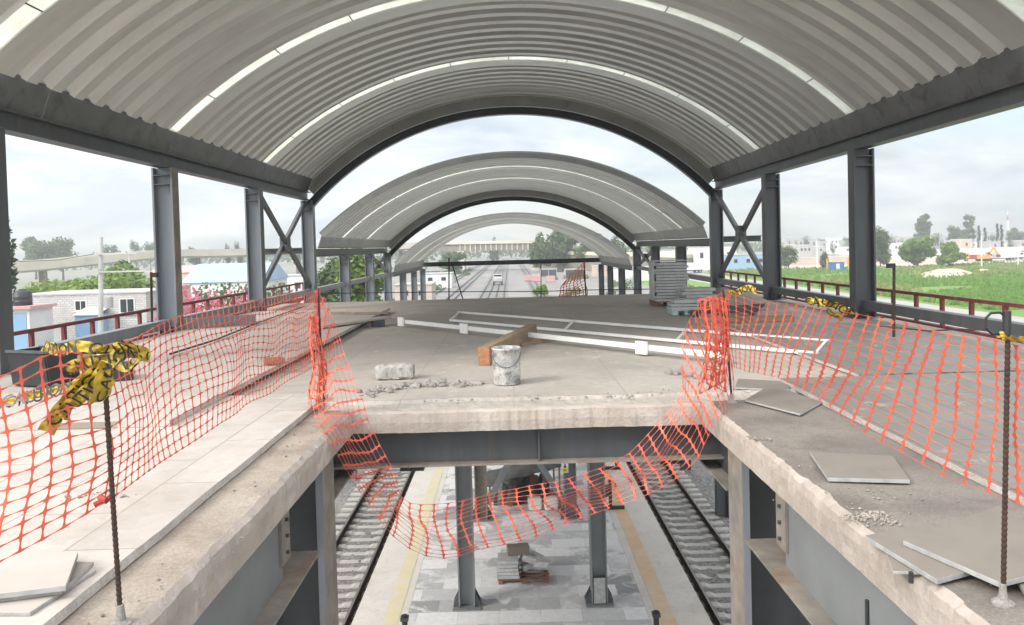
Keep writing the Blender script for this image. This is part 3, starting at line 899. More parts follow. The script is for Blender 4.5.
# platform columns
for r_, Y in enumerate((17.7, 23.4, 29.6)):
    for k, x in enumerate((-1.17, 1.78) if r_ == 0 else (-1.05, 1.58)):
        side = 'left' if k == 0 else 'right'
        row = ('front', 'second', 'third')[r_]
        lab = {(0, 0): 'left grey column of the front pair standing on the platform', (0, 1): 'right grey column of the front pair, with a white plate at its foot',
               (1, 0): 'dusty yellowish column of the second platform pair', (1, 1): 'pale blue-grey platform column carrying a small warning sign',
               (2, 0): 'left column of the farthest platform pair', (2, 1): 'right column of the farthest platform pair'}[(r_, k)]
        t = thing('steel_column', lab, 'column', (x, Y, PZ), 'platform columns')
        m_ = M['steel_blue'] if r_ > 0 and k == 1 else (M['steel_dusty'] if r_ == 1 else M['steel_web'])
        mb = MB(); hsec(mb, x, Y, PZ + 0.03, -0.75 if Y < 25 else -1.0, 0.36, 0.34, 0.03, 0.02); mb.build('shaft', m_, t)
        mb = MB(); mb.box(x - 0.31, x + 0.31, Y - 0.3, Y + 0.3, PZ + 0.002, PZ + 0.03); mb.build('base_plate', M['steel_web'], t)
        for gx, gy, ax in ((-0.18, 0, -1), (0.18, 0, 1)):
            for gy in (-0.12, 0.12):
                mb = MB()
                mb.add([(x + gx + ax * .002, Y + gy - .01, PZ + .031), (x + gx + ax * .115, Y + gy - .01, PZ + .031), (x + gx + ax * .115, Y + gy - .01, PZ + .12), (x + gx + ax * .002, Y + gy - .01, PZ + .34),
                        (x + gx + ax * .002, Y + gy + .01, PZ + .031), (x + gx + ax * .115, Y + gy + .01, PZ + .031), (x + gx + ax * .115, Y + gy + .01, PZ + .12), (x + gx + ax * .002, Y + gy + .01, PZ + .34)],
                       [(0, 1, 2, 3), (7, 6, 5, 4), (0, 4, 5, 1), (1, 5, 6, 2), (2, 6, 7, 3), (3, 7, 4, 0)])
                mb.build('gusset', M['steel'], t)
        if (r_, k) == (0, 1):
            mb = MB(); mb.box(x - 0.13, x + 0.13, Y - 0.19, Y - 0.175, PZ + 0.05, PZ + 0.62); mb.build('foot_plate', M['slab_side'], t)
        if (r_, k) == (1, 1):
            p = P(565, 468, Y - 0.2)
            s = thing('warning_sign', 'small white and yellow warning sign on the blue-grey platform column', 'sign', (p.x, Y - 0.19, p.z))
            mb = MB(); mb.box(p.x - .1, p.x + .1, Y - .198, Y - .18, p.z - .14, p.z + .14); mb.build('board', M['sign_white'], s)
            mb = MB(); mb.box(p.x - .085, p.x + .085, Y - .203, Y - .1995, p.z - .125, p.z - .0); mb.build('yellow_field', M['sign_yellow'], s)
            mb = MB(); mb.tube([(p.x, Y - .2, p.z + .1), (p.x, Y - .204, p.z + .1)], .022, 8)
            mb.add([(p.x - .04, Y - .203, p.z + .01), (p.x + .04, Y - .203, p.z + .01), (p.x + .025, Y - .203, p.z + .075), (p.x - .025, Y - .203, p.z + .075)], [(0, 1, 2, 3)])
            mb.box(p.x - .05, p.x + .05, Y - .2055, Y - .2035, p.z - .06, p.z - .045); mb.box(p.x - .035, p.x + .035, Y - .2055, Y - .2035, p.z - .09, p.z - .075)
            mb.build('pictogram', M['ink'], s)
t = thing('inverted_v_brace', 'grey inverted V brace between the second pair of platform columns', 'brace', (0.2, 23.4, PZ))
ap = Vector((0.2, 23.4, -4.1))
for x in (-0.86, 1.4):
    mb = MB(); mb.bar((x, 23.4, PZ + 0.45), (ap.x + (0.06 if x > 0 else -0.06), ap.y, ap.z), 0.16, 0.16, up=(0, 1, 0)); mb.build('leg', M['steel_blue'], t)
mb = MB(); mb.box(ap.x - .3, ap.x + .3, 23.3, 23.5, ap.z - 0.02, ap.z + 0.3); mb.build('apex_plate', M['steel_blue'], t)
mb = MB(); mb.box(-0.86, 1.39, 23.33, 23.47, ap.z + 0.3, ap.z + 0.5); mb.build('tie_beam', M['steel_blue'], t)

# ------------------------------------------------------------------ rebar posts
def rebar(mb, a, b, r=0.011):
    a = Vector(a); b = Vector(b)
    n = int((b - a).length / 0.012)
    pts = []; rs = []
    for i in range(n + 1):
        p = a.lerp(b, i / n)
        pts.append(p); rs.append(r * (1.14 if i % 2 else 0.9))
    mb.tube(pts, rs, 7)


POSTS = {}
def post(key, base, top, label, r=0.0108, blob=True):
    t = thing('rebar_post', label, 'rebar post', base, 'rebar posts holding the net')
    mb = MB(); rebar(mb, base, top, r); mb.build('bar', M['rebar'], t)
    if blob:
        mb = MB()
        rnd = random.Random(len(label))
        prof = [(0.001, 0.09), (0.014, 0.085), (0.017, 0.05), (0.022, 0.02), (0.042, 0.005), (0.05, -0.004)]
        mb.lathe(Vector(base), [(r_ * rnd.uniform(.9, 1.1), z) for r_, z in prof][::-1], 14)
        mb.build('mortar_foot', M['rubble'], t)
    POSTS[key] = (Vector(base), Vector(top))
    return t


b1 = G(121, 624, 0); post('L1', b1, P(103, 352, b1.y), 'bare rusty rebar post in the left foreground, tied with yellow tape')
b2 = G(324, 412, 0); post('L2', b2, P(318, 289, b2.y), 'rebar post at the far left corner of the void')
b3 = G(732, 402, 0); post('R2', b3, P(723, 290, b3.y), 'rebar post at the far right corner of the void')
b4 = G(1003, 603, 0); t = post('R1', b4, P(1008, 318, b4.y), 'rebar post with bent black handle in the right foreground')
mb = MB()
tp = P(1008, 318, b4.y)
pts = [P(1004, 334, b4.y), P(992, 334, b4.y), P(986, 328, b4.y), P(986, 318, b4.y), P(991, 313, b4.y), P(1000, 312.5, b4.y), P(1005, 316, b4.y), P(1006, 330, b4.y)]
mb.tube(pts, 0.006, 7); mb.build('handle', M['cable'], t)
mb = MB(); mb.tube([P(1007, 311, b4.y), P(1007, 336, b4.y)], 0.017, 8); mb.build('cap_sleeve', M['black'], t)
# small posts at the far deck edge
FY = 24.85
q0 = P(449, 300.5, FY); q0.z = 0
t = post('F1', q0, P(449, 258, FY), 'thin leaning post pair at the far deck edge, left of centre', 0.02, False)
mb = MB(); qa = P(463, 300, FY); qa.z = 0; mb.tube([qa, P(452, 264, FY)], 0.018, 6); mb.build('stay', M['rebar'], t)
q1 = P(586, 296, FY); q1.z = 0; post('F2', q1, P(584, 262, FY), 'thin post with orange net at the far deck edge', 0.022, False)
q2 = P(541, 296, FY); q2.z = 0; post('F3', q2, P(541, 264, FY), 'thin bare post at the far deck edge, right of centre', 0.012, False)
q3 = P(893.5, 318, 12.3); q3.z = 0.05
t = post('F4', q3, P(894, 264, 12.3), 'short dark post with small cap beside the right deck edge', 0.022, False)
mb = MB(); c_ = P(891, 266, 12.3); mb.box(c_.x - .06, c_.x + .05, 12.26, 12.34, c_.z - .03, c_.z + .04); mb.build('cap', M['black'], t)
q4 = P(152, 318, 11.8); q4.z = 0.13
t = post('F5', P(152, 322, 13.5), P(151, 272, 13.5), 'thin maroon pole with bracket beside the left deck edge', 0.02, False)
mb = MB(); c_ = P(154, 275, 13.5); mb.box(c_.x - .05, c_.x + .06, 13.46, 13.54, c_.z - .04, c_.z + .04); mb.build('bracket', M['rebar'], t)
# rope along the far edge
mb = MB()
pts = [P(325, 293.5, FY - .05), P(449, 291.8, FY - .05), P(541, 291.4, FY - .05), P(586, 290, FY - .05), P(692, 288.5, FY - .05)]
mb.tube(pts, 0.014, 6); solo('safety_rope', mb, M['cable'], 'dark safety rope strung along the far deck edge', 'rope', loc=pts[0])

# ------------------------------------------------------------------ nets
def catmull(p, t):
    n = len(p) - 1
    i = min(int(t), n - 1); u = t - i
    p0 = p[max(i - 1, 0)]; p1 = p[i]; p2 = p[i + 1]; p3 = p[min(i + 2, n)]
    return 0.5 * ((2 * p1) + (p2 - p0) * u + (2 * p0 - 5 * p1 + 4 * p2 - p3) * u * u + (3 * p1 - p0 - 3 * p2 + p3) * u ** 3)


def prim3(mb, a, b, r):
    d = b - a
    if d.length < 1e-6: return
    d.normalize()
    x = d.cross(Vector((0.2, 0.31, 0.93)));
    if x.length < 1e-3: x = d.cross(Vector((1, 0, 0)))
    x.normalize(); y = d.cross(x)
    vs = []
    for p in (a, b):
        for k in range(4):
            an = PI / 2 * k + PI / 4
            vs.append(p + (x * math.cos(an) + y * math.sin(an)) * r)
    mb.add(vs, [(0, 1, 5, 4), (1, 2, 6, 5), (2, 3, 7, 6), (3, 0, 4, 7)])


def net(name, tops, bots, rows, cell, label, seed=1, rv=0.0033, rh=0.0015, knot=0.008, wob=0.012, hk=None, group='orange barrier nets'):
    n = len(tops) - 1
    # arc-length table on the mid line
    S = 40 * n
    acc = [0.0]; prev = None
    for k in range(S + 1):
        t = k / S * n
        m_ = (catmull(tops, t) + catmull(bots, t)) / 2
        if prev is not None: acc.append(acc[-1] + (m_ - prev).length)
        prev = m_
    L = acc[-1]; nc = max(2, int(L / cell))
    cols = []; j = 0
    for c in range(nc + 1):
        s = L * c / nc
        while j < S - 1 and acc[j + 1] < s: j += 1
        t = (j + (s - acc[j]) / max(1e-9, acc[j + 1] - acc[j])) / S * n
        a = catmull(tops, min(t, n)); b = catmull(bots, min(t, n))
        col = []
        for r in range(rows + 1):
            u = r / rows
            p = a.lerp(b, u)
            w1 = noise.noise_vector((s * 1.6 + seed * 7.3, u * 1.5, seed))
            w2 = noise.noise_vector((s * 5 + seed * 3.1, u * 4, seed + 5))
            k = wob * (1 + 1.5 * math.sin(PI * u))
            col.append(p + w1 * k * 2 + w2 * k * 0.5)
        cols.append(col)
    mb = MB()
    rn = random.Random(seed)

    def strip(a_, b_, side, wa, wm, th=0.0011):
        d_ = b_ - a_
        if d_.length < 1e-6: return
        sd2 = side - d_ * (side.dot(d_) / d_.length_squared)
        if sd2.length < 1e-6: return
        sd2.normalize(); nn = d_.cross(sd2).normalized() * th
        secs_ = []
        for u, w_ in ((0.0, wa), (0.2, wa * .55 + wm * .3), (0.42, wm), (0.58, wm), (0.8, wa * .55 + wm * .3), (1.0, wa)):
            q = a_ + d_ * u
            secs_.append([q - sd2 * w_ - nn, q + sd2 * w_ - nn, q + sd2 * w_ + nn, q - sd2 * w_ + nn])
        mb.sweep(secs_, closed=True)
    for c in range(nc + 1):
        for r in range(rows + 1):
            p = cols[c][r]
            up = (cols[c][min(r + 1, rows)] - cols[c][max(r - 1, 0)]).normalized()
            sd_ = (cols[min(c + 1, nc)][r] - cols[max(c - 1, 0)][r]).normalized()
            if r < rows: strip(p, cols[c][r + 1], sd_, knot, rv * rn.uniform(.8, 1.1))
            if c < nc and rn.random() > 0.006: strip(p, cols[c + 1][r], up, hk or knot * .75, rh * rn.uniform(.75, 1.15))
    o = mb.build(name, M['net'], None, loc=cols[0][rows])
    setp(o, label, 'net', group)
    return o


# left barrier
LP = [((320, 289), (316, 366), 8.0), ((258, 300), (262, 396), 6.05), ((200, 308), (214, 428), 5.0), ((145, 331), (160, 463), 4.15), ((104, 352), (108, 498), 3.52), ((55, 352), (58, 530), 3.35), ((-10, 380), (-8, 568), 3.2), ((-120, 400), (-120, 620), 3.1)]
net('barrier_net', [P(a[0], a[1], y) for a, b, y in LP], [P(b[0], b[1], y) for a, b, y in LP], 13, 0.085, 'long red-orange net fencing the left deck between two rebar posts', 1)
# right barrier
RPT = [((722, 292), 8.0), ((760, 300), 6.9), ((800, 306), 6.0), ((835, 311), 5.35), ((880, 319), 4.7), ((920, 327), 4.25), ((965, 337), 3.82), ((1006, 345), 3.5), ((1075, 372), 3.1)]
RPB = [((733, 366), 8.0), ((748, 371), 7.35), ((774, 377), 6.7), ((802, 390), 6.05), ((838, 412), 5.4), ((882, 442), 4.75), ((946, 476), 4.05), ((1004, 500), 3.5), ((1090, 540), 3.1)]
net('barrier_net', [P(a[0], a[1], y) for a, y in RPT], [P(a[0], a[1], y) for a, y in RPB], 14, 0.17, 'pale orange net fencing the right deck, strands leaning', 2, rv=0.0066, rh=0.0007, knot=0.0175, hk=0.0022)
# sagging net in the void
CN = [((728, 290), (735, 398), 8.1, 8.1), ((698, 308), (728, 408), 7.9, 7.75), ((684, 335), (722, 413), 7.7, 7.35), ((682, 365), (714, 424), 7.6, 7.3), ((680, 396), (705, 440), 7.6, 7.4), ((657, 425), (690, 466), 7.6, 7.5),
      ((623, 456), (644, 497), 7.6, 7.55), ((572, 475), (600, 512), 7.6, 7.6), ((525, 487), (545, 531), 7.6, 7.6), ((480, 497), (492, 546), 7.6, 7.6), ((440, 502), (447, 556), 7.6, 7.6), ((418, 504), (420, 552), 7.6, 7.55),
      ((404, 497), (392, 535), 7.55, 7.5), ((396, 478), (366, 498), 7.5, 7.45), ((385, 454), (344, 464), 7.45, 7.2), ((375, 430), (330, 440), 7.5, 6.9), ((363, 400), (316, 418), 7.6, 7.4), ((350, 370), (313, 392), 7.75, 7.75),
      ((340, 340), (312, 362), 7.9, 7.95), ((328, 306), (314, 330), 8.0, 8.05), ((320, 289), (316, 302), 8.05, 8.1)]
net('barrier_net', [P(a[0], a[1], y) for a, b, y, y2 in CN], [P(b[0], b[1], y2) for a, b, y, y2 in CN], 11, 0.14, 'slack orange net sagging down into the void between the far posts', 3, rv=0.0062, rh=0.0016, knot=0.0165, hk=0.004, wob=0.022)
# crumpled net gathered round the posts
def tangle(cx, top, bot, Y, wid, label, seed):
    rnd = random.Random(seed)
    tops = []; bots = []
    n = 9
    for k in range(n):
        x = cx + wid * math.sin(k * 1.25 + seed)
        y = Y + 0.12 * math.cos(k * 1.9 + seed) - 0.1
        tops.append(P(x + rnd.uniform(-3, 3), top + rnd.uniform(-2, 7), y)); bots.append(P(x + rnd.uniform(-5, 5), bot + rnd.uniform(-12, 4), y + rnd.uniform(-.1, .1)))
    net('barrier_net', tops, bots, 9, 0.09, label, seed, rv=0.0055, rh=0.0025, knot=0.013, wob=0.02)


tangle(317, 318, 408, 7.95, 6, 'crumpled orange net bunched round the far left rebar post', 11)
tangle(712, 297, 392, 7.85, 15, 'crumpled orange net bunched round the far right rebar post', 12)
# far red net
net('barrier_net', [P(584, 263, FY), P(575, 272, FY), P(566, 282, FY)], [P(586, 296, FY), P(573, 296, FY), P(559, 296, FY)], 12, 0.1, 'small triangular red net on a post at the far deck edge', 4, rv=0.012, rh=0.008, knot=0.016, wob=0.03)

# ------------------------------------------------------------------ caution tape
def text_mesh(body, size):
    cu = bpy.data.curves.new('lettering', 'FONT'); cu.body = body; cu.size = size; cu.resolution_u = 3; cu.offset = size * 0.012
    o = bpy.data.objects.new('lettering', cu); C.objects.link(o)
    bpy.context.view_layer.update()
    dg = bpy.context.evaluated_depsgraph_get()
    me = o.evaluated_get(dg).to_mesh()
    vs = [v.co.copy() for v in me.vertices]; fs = [list(p.vertices) for p in me.polygons]
    o.evaluated_get(dg).to_mesh_clear()
    bpy.data.objects.remove(o); bpy.data.curves.remove(cu)
    return vs, fs


TXT = text_mesh('CAUTION  CAUTION  CAUTION', 0.08)


def tape(parent, pts, width=0.085, twist=None, txt0=0.0, name='tape'):
    """ribbon through pts; twist = list of roll angles"""
    pts = [Vector(p) for p in pts]
    n = len(pts) - 1; S = 24 * n
    tw = twist or [0] * (n + 1)
    ctr = []; ac = [0.0]
    for k in range(S + 1):
        ctr.append(catmull(pts, k / S * n))
        if k: ac.append(ac[-1] + (ctr[-1] - ctr[-2]).length)
    fr = []; ref = Vector((0, -0.3, 1))
    for k in range(S + 1):
        d = (ctr[min(k + 1, S)] - ctr[max(k - 1, 0)]).normalized()
        x = ref - d * ref.dot(d)
        if x.length < 1e-3: x = d.orthogonal()
        x.normalize(); ref = x
        t = k / S * n; i = min(int(t), n - 1); a = tw[i] + (tw[i + 1] - tw[i]) * (t - i)
        y = d.cross(x)
        fr.append((x * math.cos(a) + y * math.sin(a), y * math.cos(a) - x * math.sin(a)))
    mb = MB()
    secs = []
    for k in range(S + 1):
        W, Nn = fr[k]
        secs.append([ctr[k] + W * width * (q / 4 - 0.5) + Nn * 0.006 * math.sin(q * 1.9 + k * 0.3) for q in range(5)])
    mb.sweep(secs)
    o = mb.build(name, M['tape'], parent)
    vs, fs = TXT
    for sd_ in (1, -1):
        ok = []; outv = []
        for v in vs:
            s = v.x - txt0
            ok.append(0.0 <= s <= ac[-1])
            s = min(max(s, 0), ac[-1])
            if sd_ < 0: s = ac[-1] - s
            k = min(max(int(np.searchsorted(ac, s)) - 1, 0), S - 1)
            u = min(max((s - ac[k]) / max(1e-9, ac[k + 1] - ac[k]), 0), 1)
            c_ = ctr[k].lerp(ctr[k + 1], u); W = fr[k][0].lerp(fr[k + 1][0], u).normalized(); Nn = fr[k][1].lerp(fr[k + 1][1], u).normalized()
            outv.append(c_ + W * (v.y - 0.029) + Nn * (0.008 * sd_))
        fs2 = [f for f in fs if all(ok[i] for i in f)]
        if fs2:
            mb2 = MB(); mb2.add(outv, fs2); mb2.build('lettering', M['ink'], o)
    return o


tl = P(103, 360, 3.5)
t = thing('caution_tape', 'bundle of yellow caution tape with black letters knotted on the left foreground post', 'caution tape', tl, 'yellow caution tape')
tape(t, [P(112, 352, 3.5), P(96, 349, 3.43), P(78, 346, 3.42), P(60, 350, 3.48), P(44, 346, 3.55)], 0.05, [0, .5, .1, -.4, .3], 0.1)
tape(t, [P(150, 356, 3.6), P(130, 351, 3.5), P(110, 360, 3.42), P(88, 362, 3.42), P(66, 370, 3.46)], 0.06, [.3, 0, .5, .1, -.3], 0.0)
tape(t, [P(112, 350, 3.45), P(128, 346, 3.42), P(138, 356, 3.44), P(128, 367, 3.42), P(112, 362, 3.42)], 0.05, [0, .4, .9, .6, .3], 0.5)
tape(t, [P(104, 364, 3.42), P(90, 378, 3.38), P(72, 397, 3.38), P(56, 416, 3.4), P(46, 432, 3.42)], 0.07, [.3, -.1, .3, -.2, .4], 0.36)
tape(t, [P(108, 362, 3.41), P(98, 378, 3.36), P(82, 396, 3.36), P(66, 408, 3.38), P(60, 418, 3.38)], 0.06, [.9, .2, .6, .1, .6], 0.85)
tape(t, [P(108, 366, 3.41), P(104, 384, 3.36), P(98, 402, 3.36)], 0.11, [.1, .3, .1], 0.0)
tape(t, [P(100, 362, 3.45), P(70, 384, 3.46), P(40, 394, 3.5), P(0, 402, 3.52), P(-40, 404, 3.55)], 0.03, [.5, 1.1, .6, 1.1, .8], 0.6)
mb = MB()
for r_, z_ in ((0.04, 0.0), (0.05, 0.012), (0.035, -0.015)):
    c_ = P(103, 356, 3.47) + Vector((0, 0, z_))
    mb.tube([c_ + Vector((math.cos(a) * r_, math.sin(a) * r_, 0.012 * math.sin(3 * a))) for a in [k * 0.4 for k in range(17)]], 0.006, 5)
mb.build('knot', M['ink'], t)
c_ = P(832, 305, 5.3)
t = thing('caution_tape', 'yellow caution tape scrap hanging from the right barrier net', 'caution tape', c_, 'yellow caution tape')
tape(t, [P(806, 300, 5.3), P(818, 302, 5.22), P(832, 304, 5.22), P(844, 309, 5.22), P(852, 315, 5.26)], 0.045, [.9, -.3, .8, -.2, .9], 0.0)
tape(t, [P(816, 299, 5.28), P(824, 306, 5.2), P(834, 314, 5.2), P(842, 320, 5.22)], 0.06, [.3, 1.0, .2, .9], 0.7)
c_ = P(746, 290, 7.8)
t = thing('caution_tape', 'small twist of yellow caution tape near the far right post', 'caution tape', c_, 'yellow caution tape')
tape(t, [P(728, 294, 7.9), P(738, 292, 7.6), P(748, 288, 7.6), P(756, 291, 7.5)], 0.06, [0, .5, .2, .6], 0.3)
c_ = P(1010, 336, 3.45)
t = thing('caution_tape', 'thin yellow tape tied round the right foreground post', 'caution tape', c_, 'yellow caution tape')
tape(t, [P(998, 333, 3.42), P(1006, 338, 3.4), P(1016, 339, 3.42), P(1032, 342, 3.45)], 0.035, [.2, .3, .1, .2], 2.0)
mb = MB(); mb.tube([P(985, 330, 3.42), P(960, 329, 3.9), P(930, 331, 4.3), P(880, 326, 4.6)], 0.004, 5)
solo('tie_wire', mb, M['rebar'], 'slack tie wire running left from the right foreground post', 'wire', loc=P(985, 330, 3.42))
mb = MB(); mb.tube([P(100, 497, 3.5), P(106, 501, 3.46), P(110, 497, 3.5)], 0.014, 6); mb.tube([P(104, 500, 3.48), P(94, 505, 3.46)], 0.012, 6)
solo('net_tie', mb, M['red_paint'], 'dark red tie fixing the net low on the left foreground post', 'tie', loc=P(103, 500, 3.48))

# ------------------------------------------------------------------ loose slabs
def slab(poly, z0, th, label, m_, tilt=None, name='paving_slab', side=None):
    mb = MB()
    n = len(poly)
    zt = tilt or [0] * n
    vs = [(x, y, z0 + zt[i]) for i, (x, y) in enumerate(poly)] + [(x, y, z0 + th + zt[i]) for i, (x, y) in enumerate(poly)]
    mb.add(vs, [list(range(n))[::-1]], 0); mb.f.append([n + i for i in range(n)]); mb.m.append(0)
    for i in range(n):
        mb.f.append([i, (i + 1) % n, n + (i + 1) % n, n + i]); mb.m.append(1)
    cx = sum(p[0] for p in poly) / n; cy = sum(p[1] for p in poly) / n
    return solo(name, mb, [m_, side or M['slab_side']], label, 'paving slab', 'loose paving slabs', loc=(cx, cy, z0), bevel=0.003)


def gp(pts, z):
    q = [G(px, py, z) for px, py in pts]
    p = [(a.x, a.y) for a in q]
    ar = sum(p[i][0] * p[(i + 1) % len(p)][1] - p[(i + 1) % len(p)][0] * p[i][1] for i in range(len(p)))
    return p if ar > 0 else p[::-1]


slab(gp([(-60, 540), (78, 552), (66, 585), (-60, 600)], 0.125), 0.097, 0.026, 'cream paving slab, topmost of the left foreground pile', M['slab_pale'])
slab(gp([(-60, 560), (94, 562), (62, 590), (-60, 606)], 0.095), 0.075, 0.021, 'thin grey slab in the middle of the left foreground pile', M['slab_grey'])
slab(gp([(-60, 575), (96, 569), (30, 612), (-60, 612)], 0.075), 0.056, 0.018, 'bottom slab of the left foreground pile, corner showing', M['slab_pale'])
slab(gp([(810, 452), (893, 456), (910, 480), (828, 478)], 0.03), 0.006, 0.026, 'single square grey slab lying flat on the right ledge', M['slab_grey'])
slab(gp([(745, 400), (770, 385), (822, 402), (800, 414)], 0.025), 0.008, 0.02, 'dark grey slab by the far right post', M['slab_grey'])
slab(gp([(738, 379), (788, 382), (790, 390), (735, 388)], 0.02), 0.008, 0.018, 'narrow grey slab strip behind the dark grey slab', M['slab_grey'])
slab(gp([(865, 536), (925, 522), (1010, 560), (937, 580)], 0.035), 0.012, 0.026, 'long grey slab overlapping the right ledge edge', M['slab_grey'])
slab(gp([(903, 540), (1000, 505), (1090, 560), (1000, 582)], 0.066), 0.039, 0.026, 'large grey slab on top of the right foreground pile', M['slab_grey'])
slab(gp([(886, 553), (930, 545), (940, 574), (893, 573)], 0.0), -0.006, 0.016, 'broken slab corner poking out over the right ledge', M['slab_grey'])
slab(gp([(1012, 572), (1060, 556), (1090, 600), (1030, 600)], 0.03), 0.008, 0.022, 'slab fragment at the right picture edge behind the post', M['slab_grey'])
# embedded steel stubs on the right edge
for px, py, ln, lab in ((867, 600, 0.16, 'short black steel bar standing against the right girder'), (911, 572, 0.05, 'little black bolt stub under the broken slab corner')):
    p = P(px, py, 4.05 if px == 867 else 3.62)
    mb = MB(); mb.tube([p + Vector((0, 0, -ln)), p + Vector((0, 0, 0.0))], 0.011, 8)
    solo('steel_stub', mb, M['black'], lab, 'steel bar', loc=p)

# ------------------------------------------------------------------ rubble
def rock(mb, c, r, rnd, flat=0.7):
    n1, n2 = 6, 5
    vs = []; ph = rnd.uniform(0, 6)
    c = Vector(c)
    vs.append(c + Vector((0, 0, r * flat * rnd.uniform(.7, 1.1))))
    for i in range(1, n2):
        th = PI * i / n2
        for k in range(n1):
            a = 2 * PI * k / n1 + ph
            q = r * rnd.uniform(0.65, 1.15)
            vs.append(c + Vector((math.sin(th) * math.cos(a) * q, math.sin(th) * math.sin(a) * q, math.cos(th) * q * flat)))
    vs.append(c - Vector((0, 0, r * flat)))
    fs = [(0, 1 + k, 1 + (k + 1) % n1) for k in range(n1)]
    for i in range(n2 - 2):
        for k in range(n1):
            k2 = (k + 1) % n1
            fs.append((1 + i * n1 + k, 1 + (i + 1) * n1 + k, 1 + (i + 1) * n1 + k2, 1 + i * n1 + k2))
    b = 1 + (n2 - 2) * n1; e = len(vs) - 1
    fs += [(b + k, e, b + (k + 1) % n1) for k in range(n1)]
    mb.add(vs, fs)


def rubble(label, path, n, spread, rmin, rmax, seed, z=0.0, m_=None):
    rnd = random.Random(seed)
    mb = MB()
    pts = [G(px, py, z) for px, py in path]
    for i in range(n):
        t = rnd.random() * (len(pts) - 1); k = int(t)
        p = pts[k].lerp(pts[k + 1], t - k)
        r = rmin + (rmax - rmin) * rnd.random() ** 3
        rock(mb, (p.x + rnd.gauss(0, spread), p.y + rnd.gauss(0, spread), z + r * 0.4), r, rnd)
    return solo('rubble', mb, m_ or M['rubble'], label, 'rubble', kind='stuff', loc=pts[0])


rubble('row of broken mortar lumps along the void edge left of the bucket', [(365, 396), (385, 390), (410, 387), (440, 385), (478, 386)], 170, 0.07, 0.008, 0.065, 3)
rubble('few mortar lumps near the far right corner of the void', [(668, 374), (684, 374), (700, 380)], 26, 0.05, 0.01, 0.06, 4)
rubble('thin mortar crumbs along the stepped slab edge', [(400, 403), (500, 398), (600, 397), (675, 393)], 160, 0.08, 0.004, 0.02, 5)
rubble('gravelly patch on the right ledge edge', [(845, 520), (870, 513), (888, 522)], 240, 0.04, 0.004, 0.016, 6, m_=M['sand'])
rubble('crumbs scattered over the right ledge', [(770, 430), (850, 492), (900, 500), (930, 560), (985, 560)], 200, 0.16, 0.003, 0.011, 7)
rubble('crumbs scattered over the left ledge', [(110, 620), (200, 560), (290, 460), (320, 420)], 110, 0.10, 0.003, 0.012, 8)
rubble('mortar scraps by the net tie on the left tiles', [(60, 500), (100, 494), (128, 498)], 40, 0.03, 0.004, 0.02, 9, 0.055)
rubble('two chalky lumps in the right ledge beside the slab row', [(750, 437), (757, 440), (776, 441)], 14, 0.03, 0.008, 0.03, 10)

# ------------------------------------------------------------------ deck objects
# mortar block (rough cylinder lying down)
p = G(395, 379, 0)
mb = MB()
L = 0.46; rr = 0.1
secs = []
rnd = random.Random(5)
for i in range(15):
    x = -L / 2 + L * i / 14
    e = 1.0 if 0 < i < 14 else 0.86
    secs.append([(p.x + x + 0.01 * rnd.uniform(-1, 1), p.y + (rr * e * (1 + 0.10 * rnd.uniform(-1, 1))) * math.copysign(abs(math.cos(a)) ** 0.45, math.cos(a)), 0.095 + (rr * 0.92 * e * (1 + 0.10 * rnd.uniform(-1, 1))) * math.copysign(abs(math.sin(a)) ** 0.45, math.sin(a))) for a in [2 * PI * k / 16 for k in range(16)]])
mb.sweep(secs, closed=True, caps=True)
solo('mortar_block', mb, mat('pale_porous_mortar', (0.46, 0.435, 0.40), (0.30, 0.285, 0.26), 16, 0.95, 0, 0.9, 28, spots=((0.2, 0.19, 0.17), 34, 0.6), bdist=0.02), 'rough grey mortar block lying on the slab left of the bucket', 'concrete block', loc=(p.x, p.y, 0))

# bucket
p = G(507, 386, 0) + Vector((0, 0.14, 0))
t = thing('mortar_bucket', 'round bucket caked in mortar standing near the void edge', 'bucket', (p.x, p.y, 0.002))
mb = MB()
prof = [(0.001, 0.004), (0.152, 0.004), (0.158, 0.012), (0.161, 0.2), (0.165, 0.40), (0.172, 0.405), (0.172, 0.425), (0.164, 0.43), (0.157, 0.42), (0.150, 0.2), (0.001, 0.15)]
mb.lathe((p.x, p.y, 0.002), prof, 36)
mb.build('pail', M['mortar_bucket'], t, smooth=True)
mb = MB()
mb.tube([(p.x - 0.166 * math.cos(a), p.y - 0.166 * math.cos(a) * 0.0 - 0.175 * math.sin(a), 0.375 - 0.16 * math.sin(a)) for a in [PI * k / 14 for k in range(15)]], 0.005, 6)
mb.build('handle', M['steel'], t)

# timber
a = G(482, 366, 0); b = G(531, 336.5, 0)
d = (b - a); d.z = 0; Lh = d.length; d.normalize(); s_ = Vector((d.y, -d.x, 0))
t = thing('timber_beam', 'thick brown timber beam with orange sawn end, lying behind the bucket', 'timber', (a.x, a.y, 0), 'loose timber')
mb = MB(); c0 = a + s_ * 0.03; c1 = b + s_ * 0.03
secs = []
for i in range(14):
    q = c0.lerp(c1, i / 13)
    w_, h_ = 0.078 + 0.004 * nz(i, 0, 0, 0.9), 0.25 + 0.012 * nz(i, 3, 0, 0.7) - 0.03 * i / 13
    zz = 0.004
    secs.append([q - s_ * w_ + Vector((0, 0, zz)), q + s_ * w_ + Vector((0, 0, zz)), q + s_ * w_ + Vector((0, 0, zz + h_)), q - s_ * w_ + Vector((0, 0, zz + h_))])
mb.sweep(secs, closed=True, caps=True)
mb.build('timber', M['wood'], t, bevel=0.008)
